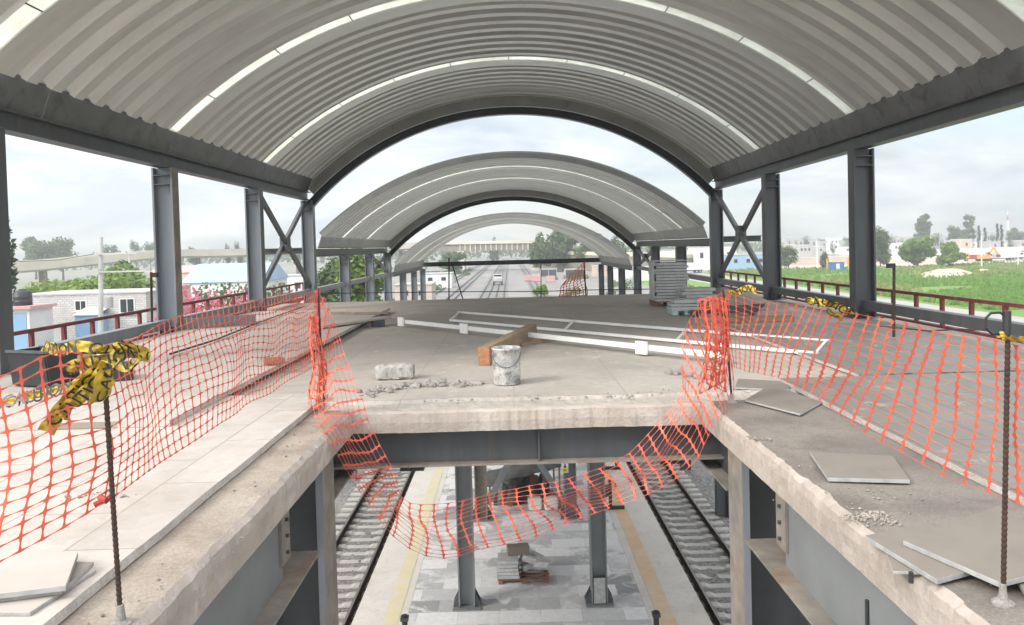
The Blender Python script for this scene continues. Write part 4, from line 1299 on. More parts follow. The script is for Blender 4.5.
mb = MB(); mb.add([v - d * 0.003 for v in secs[0]] + [Vector(v) for v in secs[0]], [(0, 1, 2, 3), (0, 4, 5, 1), (1, 5, 6, 2), (2, 6, 7, 3), (3, 7, 4, 0)]); mb.build('sawn_end', M['wood_end'], t)
a = G(519, 347, 0); b = G(566, 338.5, 0)
mb = MB(); mb.bar(a + Vector((0, 0, .03)), b + Vector((0, 0, .03)), 0.12, 0.05)
solo('plank', mb, M['wood'], 'narrow plank lying right of the timber beam', 'plank', 'loose timber', loc=(a.x, a.y, 0))
# boards under the right net
a = G(727, 323, 0); b = G(795, 322, 0)
mb = MB(); mb.bar(a + Vector((0, 0.1, .06)), b + Vector((0, 0.1, .06)), 0.2, 0.11)
solo('plank', mb, M['wood'], 'brown board on edge behind the far right post', 'plank', 'loose timber', loc=(a.x, a.y, 0))
t = thing('mesh_pallet', 'dark low pallet behind the far right post', 'pallet', G(690, 315, 0))
for k in range(7):
    a = G(688 + 2 * k, 317 - 1.4 * k, 0); b = G(757 + 1.5 * k, 316 - 1.4 * k, 0)
    mb = MB(); mb.bar(a + Vector((0, 0, .1)), b + Vector((0, 0, .1)), 0.09, 0.05); mb.build('slat', M['steel_dark'], t)
for u in (0.08, 0.5, 0.92):
    a = G(688, 317, 0).lerp(G(757, 316, 0), u); b = G(700, 308.6, 0).lerp(G(766, 307.6, 0), u)
    mb = MB(); mb.bar(a + Vector((0, 0, .038)), b + Vector((0, 0, .038)), 0.08, 0.074); mb.build('bearer', M['steel_dark'], t)

# white frame
t = thing('ladder_truss', 'long white ladder-like steel frame lying across the slab', 'steel frame', G(458, 312, 0), 'white steelwork')
A1, B1 = G(458, 312, 0.05), G(829, 341, 0.05)
A2, B2 = G(450, 320, 0.05), G(818, 353.5, 0.05)
for a, b in ((A1, B1), (A2, B2)):
    mb = MB(); mb.bar(a, b, 0.045, 0.045); mb.build('long_bar', M['white_paint'], t)
for u in (0.004, 0.42, 0.72, 0.996):
    a = A1.lerp(B1, u); b = A2.lerp(B2, u); dd = (b - a).normalized()
    mb = MB(); mb.bar(a + dd * 0.045, b - dd * 0.045, 0.035, 0.035); mb.build('cross_bar', M['white_paint'], t)
t = thing('steel_pipe', 'heavy white square pipe with three square plates, in front of the white frame', 'steel pipe', G(401, 321, 0), 'white steelwork')
A3, B3 = G(401, 321, 0.12), G(728, 356, 0.12)
mb = MB(); mb.bar(A3, B3, 0.07, 0.07); mb.build('pipe', M['white_paint'], t)
dd = (B3 - A3).normalized()
for px in (404, 467, 645):
    u = (G(px, 321 + (px - 401) * 0.107, 0.12) - A3).length / (B3 - A3).length
    c_ = A3.lerp(B3, u)
    sx_ = Vector((dd.y, -dd.x, 0))
    mb = MB(); mb.obox(c_ + sx_ * 0.075, dd * 0.10, sx_ * 0.02, Vector((0, 0, 0.09))); mb.build('plate', M['white_paint'], t)
# left light timbers on the tile layer
for (x0_, y0_), (x1_, y1_), z_, w_, lab, m_ in (((317, 327), (388, 317), .16, .22, 'cream plank lying on the left tiles near the far post', M['slab_pale']), ((332, 313), (389, 313), .15, .08, 'reddish thin batten on the left tiles', M['wood'])):
    a = G(x0_, y0_, z_); b = G(x1_, y1_, z_)
    mb = MB(); mb.bar(a, b, w_, .04)
    solo('plank', mb, m_, lab, 'plank', 'loose timber', loc=a)
a = G(378, 324, .05)
mb = MB(); mb.obox(a + Vector((0, 0, .02)), (0.14, 0.02, 0), (-0.02, .12, 0), (0, 0, 0.07))
solo('wooden_block', mb, M['steel_dark'], 'small dark wooden block beside the cream plank', 'block', loc=a, bevel=.006)
a = G(274, 364, .13)
mb = MB(); mb.obox(a + Vector((0, 0, .045)), (0.12, 0.03, 0), (-0.03, .06, 0), (0, 0, 0.04))
solo('red_brick', mb, M['pallet'], 'red brick on the left tiles behind the net', 'brick', loc=a, bevel=.005)
# black crate on the left tiles
c_ = G(38, 392, 0.055); c_.y += 0.15
t = thing('black_crate', 'tilted black plastic crate behind the left net', 'crate', (c_.x, c_.y, 0.055))
ux = Vector((0.9, -0.35, 0.0)).normalized(); uy = Vector((0.35, 0.9, 0)).normalized(); uz = Vector((-0.12, 0.0, 1)).normalized()
cc = c_ + Vector((0, 0, 0.28))
for o_, a_, b_, h_ in ((ux * 0.3, uy * .2, uz * .2, ux * .012), (-ux * 0.3, uy * .2, uz * .2, ux * .012), (uy * .2, ux * .29, uz * .2, uy * .012), (-uy * .2, ux * .29, uz * .2, uy * .012), (-uz * .2, ux * .286, uy * .186, uz * .012)):
    mb = MB(); mb.obox(cc + o_, a_, b_, h_); mb.build('panel', M['black'], t)
for s1 in (-1, 1):
    mb = MB(); mb.bar(cc - ux * .31 + uy * .215 * s1 + uz * .2, cc + ux * .31 + uy * .215 * s1 + uz * .2, .03, .03); mb.build('rim', M['steel'], t)
mb = MB(); q = c_ + Vector((0.62, 0.25, 0)); mb.obox(q + Vector((0, 0, .12)), (.26, .1, .02), (-.1, .2, 0), (0, 0, .115)); solo('black_bag', mb, M['black'], 'dark bag slumped beside the tilted black crate', 'bag', loc=q, bevel=.05)
# cable along the left tiles
mb = MB()
zc = 0.075
pts = [(-30, 414), (0, 407), (60, 388), (120, 369), (170, 354)]
mb.tube([G(x, y, zc) for x, y in pts], 0.016, 6)
pts = [(170, 354), (215, 340), (260, 322), (305, 306)]
mb.tube([G(x, y, 0.15) for x, y in pts], 0.016, 6)
solo('cable', mb, M['cable'], 'long black cable running along the left tiles towards the canopy end', 'cable', loc=G(0, 407, zc))
# grey panel by left column A
mb = MB(); a = G(190, 330, .1); mb.obox(a + Vector((0.2, 0.2, .12)), (0.9, 0.5, 0), (0, .03, 0), (0, 0, .11))
solo('metal_panel', mb, M['steel_web'], 'low grey metal panel standing on the left tiles by the second column', 'panel', loc=a)

# slab pallet stacks
def slab_stack(px0, px1, py, n, Y, label, teal=False, wrap=True):
    a = P(px0, py, Y); b = P(px1, py, Y)
    x0_, x1_ = a.x, b.x; dpt = (x1_ - x0_) * 0.85
    t = thing('slab_pallet', label, 'pallet of slabs', ((x0_ + x1_) / 2, Y, 0), 'pallets of slabs')
    mb = MB()
    for k in range(3):
        xx = x0_ + (x1_ - x0_) * (0.02 + 0.40 * k)
        mb.box(xx, xx + 0.12, Y, Y + dpt, 0.012, 0.10)
    mb.box(x0_, x1_, Y, Y + dpt, 0.102, 0.122)
    mb.build('pallet_base', M['teal'] if teal else M['pallet'], t)
    rnd = random.Random(int(px0))
    z = 0.124
    for k in range(n):
        h = 0.075
        o1, o2 = rnd.uniform(-.05, .05), rnd.uniform(-.05, .05)
        mb = MB(); mb.box(x0_ + o1 + .03, x1_ + o1 - .03, Y + o2, Y + dpt + o2 - .04, z, z + h - 0.012); mb.build('slab', M['slab_stack'], t)
        z += h
    if wrap:
        mb = MB(); mb.box(x0_ - 0.02, x0_ + 0.012, Y - 0.06, Y + dpt * .7, 0.2, z + .02); mb.box(x0_ + 0.02, x1_, Y + dpt * 0.1, Y + dpt, z + .024, z + .04); mb.build('plastic_wrap', M['film'], t)
    return t


slab_stack(654, 689, 300, 13, 20.0, 'tall stack of grey slabs in torn plastic on the far deck')
slab_stack(683, 716, 304, 5, 18.9, 'lower stack of grey slabs right of the tall stack', wrap=False)
slab_stack(672, 702, 312, 3, 17.3, 'low slab stack on a pale teal base in front of the tall stack', True, False)
# sand heap
def heap(name, c, rx, ry, h, m_, label, seed=1, kind='stuff', nn=26):
    mb = MB(); secs = []
    for i in range(nn + 1):
        r = i / nn
        row = []
        for k in range(40):
            a = 2 * PI * k / 40
            e = 1 + 0.25 * nz(math.cos(a) * 1.5, math.sin(a) * 1.5, seed, 1)
            z = h * (0.5 + 0.5 * math.cos(PI * r)) * (1 + 0.35 * nz(r * math.cos(a) * 3, r * math.sin(a) * 3, seed, 1))
            row.append((c[0] + rx * r * e * math.cos(a), c[1] + ry * r * e * math.sin(a), c[2] + max(z, -0.02 if r > .98 else 0.0)))
        secs.append(row)
    mb.sweep(secs[::-1] if False else secs, closed=True)
    return solo(name, mb, m_, label, 'heap', kind=kind, loc=c, smooth=True)


c_ = G(735, 292, 0)
heap('sand_heap', (5.2, 19.4, 0.003), 1.5, 1.6, 0.42, M['sand'], 'low heap of grey sand under the right cross brace', 2, 'thing')

# ------------------------------------------------------------------ platform objects
p = G(524, 584, PZ)
t = thing('block_pallet', 'pallet of grey blocks and rubble on the platform', 'pallet', (p.x, p.y, PZ))
mb = MB()
for k in range(4):
    mb.box(p.x - .62, p.x + .62, p.y + .02 + .27 * k, p.y + .12 + .27 * k, PZ + .082, PZ + .10)
for k in range(3):
    mb.box(p.x - .6 + .55 * k, p.x - .5 + .55 * k, p.y, p.y + .95, PZ + .005, PZ + .08)
mb.build('pallet_base', M['pallet'], t)
rnd = random.Random(8)
for k in range(5):
    mb = MB(); z = PZ + .105 + .088 * k
    mb.box(p.x - .62 + rnd.uniform(-.02, .02), p.x - .12 + rnd.uniform(-.02, .02), p.y + .05, p.y + .6, z, z + .078); mb.build('slab', M['slab_stack'], t)
mb = MB(); mb.obox((p.x - .12, p.y + .5, PZ + .105 + .44 + .1), (.26, .03, 0), (-.02, .13, 0), (0, 0, .1)); mb.build('hollow_block', M['slab_grey'], t)
for k in range(9):
    mb = MB(); mb.obox((p.x + rnd.uniform(0, .5), p.y + rnd.uniform(.1, .8), PZ + .2 + rnd.uniform(0, .28)), Vector((.16, rnd.uniform(-.1, .1), rnd.uniform(-.06, .06))), Vector((rnd.uniform(-.04, .04), .11, 0)), Vector((rnd.uniform(-.04, .04), 0, .06))); mb.build('broken_block', M['slab_stack'], t)

p = G(525, 512, PZ)
t = thing('tarpaulin_shelter', 'dark heap of boards and sheeting under a grey tarpaulin on the platform', 'tarpaulin', (p.x, p.y, PZ))
mb = MB(); secs = []
for i in range(13):
    x = -1.15 + 2.3 * i / 12
    row = []
    for k in range(9):
        u = k / 8
        zz = 0.75 + 0.55 * (i / 12) + 0.25 * math.sin(PI * u) - 0.5 * u * u + 0.12 * nz(x, u * 2, 3, 1.7)
        row.append((p.x + x, p.y + 0.2 + 2.2 * u, PZ + zz))
    secs.append(row)
mb.sweep(secs); mb.sweep([[(a, b, c - .02) for a, b, c in s][::-1] for s in secs])
mb.build('tarpaulin', M['tarp'], t)
for k, (dx, dy) in enumerate(((-1.05, .3), (1.08, .3), (-1.0, 2.2), (1.0, 2.2))):
    mb = MB(); mb.tube([(p.x + dx, p.y + dy, PZ + .005), (p.x + dx, p.y + dy, PZ + (.78 if dx < 0 else 1.28) - (.42 if dy > 1 else 0))], .03, 6); mb.build('pole', M['wood'], t)
rnd = random.Random(3)
for k in range(9):
    x = p.x - 0.9 + 0.22 * k
    mb = MB(); mb.bar((x, p.y + .5 + rnd.uniform(0, .6), PZ + .02), (x + rnd.uniform(-.3, .3), p.y + 1.2, PZ + rnd.uniform(.5, .95)), .12, .03); mb.build('board', (M['steel_dark'], M['steel_dark'], M['pallet'])[k % 3], t)
heap('debris_heap', (p.x - .1, p.y + 1.6, PZ + .004), 1.15, 1.0, 0.85, M['tarp'], 'dark debris heap under the tarpaulin on the platform', 9, 'thing', 10)
for k, px in enumerate((535, 551)):
    q = G(px, 511, PZ)
    mb = MB(); mb.obox(q + Vector((0, .15, .2)), (.2, .02, 0), (-.02, .14, 0), (0, 0, .195))
    solo('white_bag', mb, M['white_paint'], ('white sack in front of the tarpaulin heap, left of two', 'white sack in front of the tarpaulin heap, right of two')[k], 'sack', 'white sacks', loc=q, bevel=.06)
q = G(568, 506, PZ)
mb = MB(); rock(mb, q + Vector((0, 0, .2)), .24, random.Random(2)); solo('green_sack', mb, M['teal'], 'small greenish sack at the foot of the blue-grey platform column', 'sack', loc=q)
# trolley
q = G(608, 510, PZ)
t = thing('hand_trolley', 'black flat trolley with upright post on the platform edge', 'trolley', q)
mb = MB(); mb.box(q.x - .25, q.x + .5, q.y, q.y + .1, PZ + .01, PZ + .10); mb.build('foot', M['black'], t)
mb = MB(); mb.box(q.x + .04, q.x + .13, q.y + .01, q.y + .09, PZ + .102, PZ + .98); mb.build('post', M['black'], t)
mb = MB(); mb.box(q.x - .45, q.x + .036, q.y - .1, q.y + .2, PZ + .42, PZ + .72); mb.build('box', M['steel_dark'], t)
q = G(607, 470, PZ)
t = thing('hand_trolley', 'second black stand farther along the platform, near the orange strip', 'trolley', q)
mb = MB(); mb.box(q.x - .5, q.x + .5, q.y, q.y + .12, PZ + .01, PZ + .10); mb.build('foot', M['black'], t)
mb = MB(); mb.box(q.x + .3, q.x + .42, q.y + .01, q.y + .1, PZ + .102, PZ + 1.2); mb.build('post', M['rebar'], t)
# bollards
for k, px in enumerate((404.5, 656)):
    q = P(px, 615 if k == 0 else 611, 15.3)
    t = thing('bollard', ('black bollard at the bottom picture edge, beside the yellow strip', 'black bollard at the bottom picture edge, beside the orange strip')[k], 'bollard', (q.x, q.y, PZ), 'platform bollards')
    mb = MB(); mb.tube([(q.x, q.y, PZ + .012), (q.x, q.y, q.z)], .055, 12); mb.build('post', M['black'], t)
    mb = MB(); mb.box(q.x - .075, q.x + .075, q.y - .075, q.y + .075, q.z - .1, q.z - .03); mb.build('collar', M['steel_dark'], t)
    mb = MB(); mb.box(q.x - .12, q.x + .12, q.y - .12, q.y + .12, PZ + .003, PZ + .012); mb.build('base_plate', M['steel_dark'], t)

# ================================================================== BACKGROUND
# ------------------------------------------------------------------ trees
def crown_mesh(seed, rx, rz, n, leaf, shape='round', lobes=16):
    """leaf cards spread through lobes; origin at the crown's base"""
    rnd = random.Random(seed)
    L = []
    for k in range(lobes):
        if shape == 'round':
            a = rnd.uniform(0, 2 * PI); q = rnd.uniform(0.1, 0.66); u = rnd.uniform(0.2, 0.82); q *= 1.15 - 0.55 * abs(u - 0.45) * 2
            L.append((Vector((rx * q * math.cos(a), rx * q * math.sin(a), rz * u)), rx * rnd.uniform(0.28, 0.42), rz * rnd.uniform(0.15, 0.24)))
        elif shape == 'column':
            u = (k + .5) / lobes
            L.append((Vector((rx * rnd.uniform(-.2, .2), rx * rnd.uniform(-.2, .2), rz * u)), rx * (0.9 - 0.55 * u), rz * 0.6 / lobes * 1.6))
        else:   # tall, open
            u = rnd.random(); a = rnd.uniform(0, 2 * PI); q = rnd.uniform(0.1, 0.75) * (1 - 0.45 * u)
            L.append((Vector((rx * q * math.cos(a), rx * q * math.sin(a), rz * (0.1 + 0.82 * u))), rx * rnd.uniform(0.22, 0.36), rz * rnd.uniform(0.09, 0.15)))
    vs = []; fs = []
    for i in range(n):
        c, a, b = L[rnd.randrange(len(L))]
        d = Vector((rnd.gauss(0, 1), rnd.gauss(0, 1), rnd.gauss(0, 1))).normalized()
        q = rnd.random() ** 0.4
        p = c + Vector((d.x * a * q, d.y * a * q, d.z * b * q))
        if p.z < 0: p.z = -p.z * .3
        u = Vector((rnd.gauss(0, 1), rnd.gauss(0, 1), rnd.gauss(0, .6))).normalized()
        v = u.cross(d + Vector((.01, .02, .3)))
        if v.length < 1e-3: continue
        v.normalize(); s = leaf * rnd.uniform(.6, 1.3)
        k = len(vs)
        vs += [tuple(p - u * s), tuple(p + v * s * .55), tuple(p + u * s), tuple(p - v * s * .55)]
        fs.append((k, k + 1, k + 2, k + 3))
    me = bpy.data.meshes.new('crown'); me.from_pydata(vs, [], fs)
    return me, L


CROWNS = {}
def tree(name, x, y, base, h, rx, key, m_, label, trunk=0.2, n=900, leaf=None, shape='round', group=None, cat='tree', zs=None):
    rz = h * (1 - trunk)
    ck = (key, shape, m_.name, round(rx, 1), round(rz, 1), n)
    t = thing(name, label, cat, (x, y, base), group)
    if ck not in CROWNS:
        me, L = crown_mesh(key, rx, rz, n, leaf or rx * 0.10, shape)
        me.materials.append(m_); CROWNS[ck] = (me, L)
    me, L = CROWNS[ck]
    o = bpy.data.objects.new('crown', me); C.objects.link(o); o.parent = t; o.location = (0, 0, h * trunk)
    o.rotation_euler = (0, 0, 0)
    mb = MB()
    b0 = Vector((x, y, base))
    r0 = max(0.1, rx * 0.07)
    mb.tube([b0 - Vector((0, 0, .1)), b0 + Vector((0.05 * rx * .3, 0, h * trunk)), b0 + Vector((0, 0.03, h * trunk + rz * .55))], [r0, r0 * .75, r0 * .25], 7)
    for c, a, b in L[:5]:
        q = b0 + Vector((0, 0, h * trunk + rz * 0.08))
        mb.tube([q, b0 + Vector((0, 0, h * trunk)) + c * 0.6 + Vector((0, 0, -.05)), b0 + Vector((0, 0, h * trunk)) + c], [r0 * .5, r0 * .3, r0 * .1], 5)
    mb.build('trunk', M['bark'], t)
    return t


def at(px, Y, z=GZ):
    """point on the ground at depth Y below picture column px"""
    d = ray(px, 250)
    p = CAM + d * (Y / d.y)
    return p.x, Y


def tree_px(px, ytop, ybase, Y, wpx, **k):
    """tree whose crown top is at picture height ytop"""
    x, y = at(px, Y)
    top = P(px, ytop, Y).z
    h = top - GZ
    return tree(x=x, y=y, base=GZ, h=h, rx=wpx / 2 * Y / F, **k)


tree_px(-3, 192, 300, 62, 50, name='broadleaf_tree', key=51, m_=M['leaf_dark'], label='tall dark tree cut by the left picture edge', shape='open', n=2000, leaf=.30, trunk=.2)
tree_px(90, 259, 300, 96, 128, name='broadleaf_tree', key=2, m_=M['leaf_bright'], label='wide bright green tree behind the whitewashed block house', n=9000, leaf=.36, trunk=.2)
tree_px(128, 262, 300, 104, 30, name='broadleaf_tree', key=3, m_=M['leaf_mid'], label='narrow darker tree right of the wide bright green tree', n=1400, leaf=.4, trunk=.2, shape='open')
tree_px(362, 243, 300, 82, 74, name='broadleaf_tree', key=4, m_=M['leaf_bright'], label='leafy green tree seen between the middle vault columns on the left', n=4200, leaf=.36, trunk=.05)
tree_px(330, 252, 300, 90, 56, name='broadleaf_tree', key=14, m_=M['leaf_mid'], label='bushy tree at the foot of the left middle vault, left of the leafy one', n=2600, leaf=.36, trunk=.05)
i = 0
lab = ['pale hazy tree left of the utility pole, first beyond the viaduct', 'rounded hazy tree beyond the viaduct, second from the left', 'broad hazy tree beyond the viaduct, nearest the utility pole']
for px, yt, Y, wp in ((45, 240, 330, 40), (35, 235, 380, 34), (62, 236, 350, 34)):
    tree_px(px, yt, 0, Y, wp, name='broadleaf_tree', key=5 + i % 2, m_=M['leaf_mid'], label=lab[i], n=2000, group='hazy trees beyond the viaduct'); i += 1
lab = ['small round tree beyond the left viaduct, first after the utility pole', 'slim tall tree beyond the left viaduct', 'tree touching the second left column beyond the viaduct', 'first of two round trees beyond the viaduct between the left columns', 'second of two round trees beyond the viaduct between the left columns', 'low tree just right of the second left column beyond the viaduct']
i = 0
for px, yt, Y, wp in ((110, 243, 420, 24), (136, 237, 420, 16), (150, 240, 430, 18), (228, 240, 360, 9), (237, 239, 360, 9), (193, 244, 400, 14)):
    tree_px(px, yt, 0, Y, wp, name='broadleaf_tree', key=7 + i % 2, m_=M['leaf_dark' if i > 2 else 'leaf_mid'], label=lab[i], n=1300, group='hazy trees beyond the viaduct'); i += 1
lab = ['pale tree above the bridge, left end', 'tree above the bridge right of the left one', 'tree under the bridge on its left side', 'low shrub on the far track side, right of centre',
       'big pale tree right of the bridge end', 'tallest pale tree right of the bridge', 'pale tree right of the tallest one', 'pale tree below the right vault slope', 'pale tree near the far vault right foot']
i = 0
for px, yt, Y, wp in ((424, 238, 430, 12), (494, 237, 430, 16), (452, 252, 290, 34), (540, 284, 150, 20), (540, 233, 285, 36), (564, 229, 290, 52), (592, 232, 288, 44), (616, 236, 285, 34), (655, 240, 300, 22)):
    tree_px(px, yt, 0, Y, wp, name='broadleaf_tree', key=9 + i % 3, m_=M['leaf_bright' if i == 3 else 'leaf_mid'], label=lab[i], n=2600, group='trees around the bridge', trunk=.08); i += 1
lab = ['round bush-like tree just right of the third right column', 'small round tree by the blue cabin', 'tall tree half hidden behind the second right column', 'large round tree on the field, left of the pair', 'round tree on the field, right of the pair', 'shrub at the middle vault right side']
i = 0
for px, yt, yb, wp, m_ in ((788, 244, 269, 24, 'leaf_mid'), (824, 251, 270, 13, 'leaf_mid'), (880, 223, 268, 26, 'leaf_mid'), (917, 234, 267, 38, 'leaf_bright'), (949, 241, 267, 30, 'leaf_bright'), (697, 246, 262, 14, 'leaf_bright')):
    g_ = G(px, yb, GZ)
    tree_px(px, yt, 0, min(g_.y, 300), wp, name='broadleaf_tree', key=20 + i, m_=M[m_], label=lab[i], n=4500 if i in (2, 3, 4) else 2600, group='trees on the right field', trunk=.04); i += 1
lab = ['tall pale tree far behind the round field tree', 'tall pale tree far behind, near the cypresses', 'smaller pale tree left of the one near the cypresses', 'dark clump of far trees at the right picture edge']
i = 0
for px, yt, Y, wp in ((925, 214, 430, 26), (967, 215, 450, 22), (953, 222, 460, 16), (1016, 226, 500, 18)):
    tree_px(px, yt, 0, Y, wp, name='broadleaf_tree', key=30 + i, m_=M['leaf_mid'], label=lab[i], n=2400, group='far trees in the town', shape='open' if i < 2 else 'round'); i += 1
for i, (px, yt) in enumerate(((997.5, 224), (1001.5, 225), (979, 226), (985, 228))):
    tree_px(px, yt, 0, 430, 4.5, name='cypress_tree', key=40, m_=M['leaf_dark'], label=('slim dark cypress, left of the dark pair', 'slim dark cypress, right of the dark pair', 'pale cypress beside the tall tree', 'shorter cypress between the pale one and the dark pair')[i], n=500, leaf=.5, shape='column', group='far cypresses', trunk=.05)
i = 0
for px, yt, Y, wp in ((782, 236, 400, 10), (797, 238, 410, 8), (806, 234, 520, 11), (833, 239, 405, 9), (848, 236, 500, 12), (859, 240, 400, 10), (893, 232, 500, 12), (903, 236, 400, 8), (936, 231, 510, 14), (944, 238, 400, 9), (972, 236, 402, 8), (992, 233, 500, 10), (1011, 236, 405, 9), (1020, 232, 500, 12)):
    tree_px(px, yt, 0, Y, wp, name='town_tree', key=60 + i % 3, m_=M['leaf_mid'], label='small hazy tree among the far town houses, %s from the left' % ORD2[i], n=500, group='small trees of the far town', trunk=.05); i += 1
# far-off tree line
def far_mass(name, segs, Y, label, m_, seed, size=2.2):
    rnd = random.Random(seed); mb = MB()
    for x0p, x1p, yt in segs:
        xa, _ = at(x0p, Y); xb, _ = at(x1p, Y); top = P((x0p + x1p) / 2, yt, Y).z - GZ
        nn = int((xb - xa) / 1.1)
        for k in range(nn * 5):
            x = rnd.uniform(xa, xb)
            hh = top * (0.72 + 0.35 * nz(x * .06, seed, 0, 1))
            p = Vector((x, Y + rnd.uniform(-8, 8), GZ + hh * rnd.random() ** .6))
            u = Vector((rnd.gauss(0, 1), rnd.gauss(0, 1), rnd.gauss(0, 1))).normalized(); v = u.orthogonal().normalized(); s = size * rnd.uniform(.5, 1.1)
            mb.add([p - u * s, p + v * s * .6, p + u * s, p - v * s * .6], [(0, 1, 2, 3)])
    return solo(name, mb, m_, label, 'woods', kind='stuff')


far_mass('far_woods', [(-60, 420, 250), (420, 640, 243), (640, 860, 238), (860, 1090, 232)], 640, 'far wooded skyline behind the town', M['leaf_mid'], 3, 2.6)

# field grass (short tufts over the green field)
mb = MB()
nxg, nyg = 60, 46
secs = []
for j in range(nyg + 1):
    y = 70 + (240 - 70) * j / nyg
    secs.append([(57 + (460 - 57) * i / nxg, y, GZ + 0.03 + max(0, 0.9 * nz(57 + (460 - 57) * i / nxg, y, 0, 0.03) + 0.3)) if 0 < i and 0 < j < nyg else (57 + (460 - 57) * i / nxg, y, GZ + 0.03) for i in range(nxg + 1)][::-1])
mb.sweep(secs)
struct('field', mb, M['grass_field'], smooth=True)
rnd = random.Random(12); mb = MB()
for k in range(26000):
    y = 80 + 158 * rnd.random(); x = 58.5 + (y * 0.72 - 53) * rnd.random()
    if nz(x, y, 4, 0.05) < -0.32: continue
    z = GZ + 0.03 + max(0, 0.9 * nz(x, y, 0, 0.03) + 0.3)
    a = rnd.uniform(0, PI); s = rnd.uniform(.2, .5); hh = rnd.uniform(.25, .75)
    dx, dy = math.cos(a) * s, math.sin(a) * s
    mb.add([(x - dx, y - dy, z), (x + dx, y + dy, z), (x + dx * .4 + .1, y + dy * .4, z + hh), (x - dx * .5, y - dy * .5 + .1, z + hh * .9)], [(0, 1, 2, 3)])
mb_dry = MB()
for k in range(9000):
    y = 80 + 158 * rnd.random(); x = 58.5 + (y * 0.72 - 53) * rnd.random()
    if nz(x, y, 9, 0.045) < 0.12: continue
    z = GZ + 0.03 + max(0, 0.9 * nz(x, y, 0, 0.03) + 0.3)
    a = rnd.uniform(0, PI); q_ = rnd.uniform(.25, .6); hh = rnd.uniform(.5, 1.1)
    dx, dy = math.cos(a) * q_, math.sin(a) * q_
    mb_dry.add([(x - dx, y - dy, z), (x + dx, y + dy, z), (x + dx * .4 + .1, y + dy * .4, z + hh), (x - dx * .5, y - dy * .5 + .1, z + hh * .9)], [(0, 1, 2, 3)])
solo('dry_grass', mb_dry, leafmat('dry_grass_blades', (0.16, 0.20, 0.05), (0.30, 0.31, 0.11)), 'patches of taller yellowish grass in the green field', 'grass', kind='stuff')
solo('field_grass', mb, leafmat('field_grass_blades', (0.075, 0.165, 0.02), (0.17, 0.30, 0.05)), 'tall green grass growing on the field right of the deck', 'grass', kind='stuff')
c_ = G(962, 279, GZ)
heap('earth_mound', (c_.x, c_.y + 6, GZ + .05), 11, 7, 1.9, M['earth'], 'bare tan earth mound in the green field', 5, 'thing')
c_ = G(1004, 276, GZ)
heap('earth_mound', (c_.x, c_.y + 8, GZ + .05), 5, 4, 1.2, M['earth'], 'smaller earth mound right of the big one', 6, 'thing')

# pink blossom hedge on the left
def bush_row(name, pts, h, rx, m_, label, n, leaf, cat):
    rnd = random.Random(len(label)); mb = MB()
    for x, y in pts:
        for k in range(n):
            d = Vector((rnd.gauss(0, 1), rnd.gauss(0, 1), abs(rnd.gauss(0, 1)))).normalized(); q = rnd.random() ** .4
            p = Vector((x + d.x * rx * q, y + d.y * rx * q, GZ + d.z * h * q))
            u = Vector((rnd.gauss(0, 1), rnd.gauss(0, 1), rnd.gauss(0, 1))).normalized(); v = u.orthogonal().normalized(); s = leaf * rnd.uniform(.6, 1.2)
            mb.add([p - u * s, p + v * s * .6, p + u * s, p - v * s * .6], [(0, 1, 2, 3)])
    return solo(name, mb, m_, label, cat, loc=(pts[0][0], pts[0][1], GZ))


bush_row('flowering_hedge', [at(px, 62) for px in (165, 180, 196, 212, 228, 243)], 6.9, 1.5, M['leaf_pink'], 'pink flowering hedge below the blue roofed building', 500, .22, 'hedge')
bush_row('flowering_hedge', [at(px, 84) for px in (160, 176, 188)], 6.6, 2.0, M['leaf_pink'], 'pale pink flowering bush behind the hedge', 380, .25, 'hedge')
bush_row('green_hedge', [at(px, 100) for px in (205, 218, 232, 246, 262, 280)], 6.1, 2.2, M['leaf_mid'], 'green scrub between the pink hedge and the blue roof', 380, .3, 'hedge')
bush_row('green_hedge', [at(px, 70) for px in (280, 292)], 6.6, 1.2, M['leaf_mid'], 'green scrub behind the left cross brace', 300, .2, 'hedge')

rs = random.Random(77)
for name_, xs_, ys_, nb, m_, lab_ in (('yard_scrub', (-24, -15), (110, 330), 26, 'leaf_mid', 'green scrub growing along the left side of the far track yard'),
                                ('yard_scrub', (10, 36), (120, 330), 30, 'leaf_mid', 'green scrub dotted over the right side of the far track yard')):
    pts_ = [(rs.uniform(*xs_), rs.uniform(*ys_)) for _ in range(nb)]
    o = bush_row(name_, pts_, 1.5, 1.7, M[m_], lab_, 110, .28, 'scrub'); o['kind'] = 'stuff'
for i_, (px_, Y_, w_, h_, m_, lab_) in enumerate(((548, 240, 5, 2.4, 'grey_wall', 'grey container left of the others beside the far tracks'), (575, 225, 6, 2.6, 'tan_wall', 'tan container beside the far tracks, behind the small red net'), (430, 250, 6, 2.6, 'grey_wall', 'grey container on the left side of the far tracks'))):
    x_, y_ = at(px_, Y_)
    t = thing('container', lab_, 'container', (x_, y_, GZ), 'containers by the far tracks')
    mb = MB(); mb.box(x_ - w_ / 2, x_ + w_ / 2, y_, y_ + 2.4, GZ + .1, GZ + h_); mb.build('body', M[m_], t)
    mb = MB(); mb.box(x_ - w_ / 2 - .05, x_ + w_ / 2 + .05, y_ - .05, y_ + 2.45, GZ + h_ + .003, GZ + h_ + .12); mb.build('roof', M['grey_wall'], t)
    mb = MB(); mb.box(x_ - w_ / 2 + .2, x_ - .1, y_ - .04, y_ - .003, GZ + .25, GZ + h_ - .2); mb.box(x_ + .1, x_ + w_ / 2 - .2, y_ - .04, y_ - .003, GZ + .25, GZ + h_ - .2); mb.build('doors', M['steel_dark'], t)
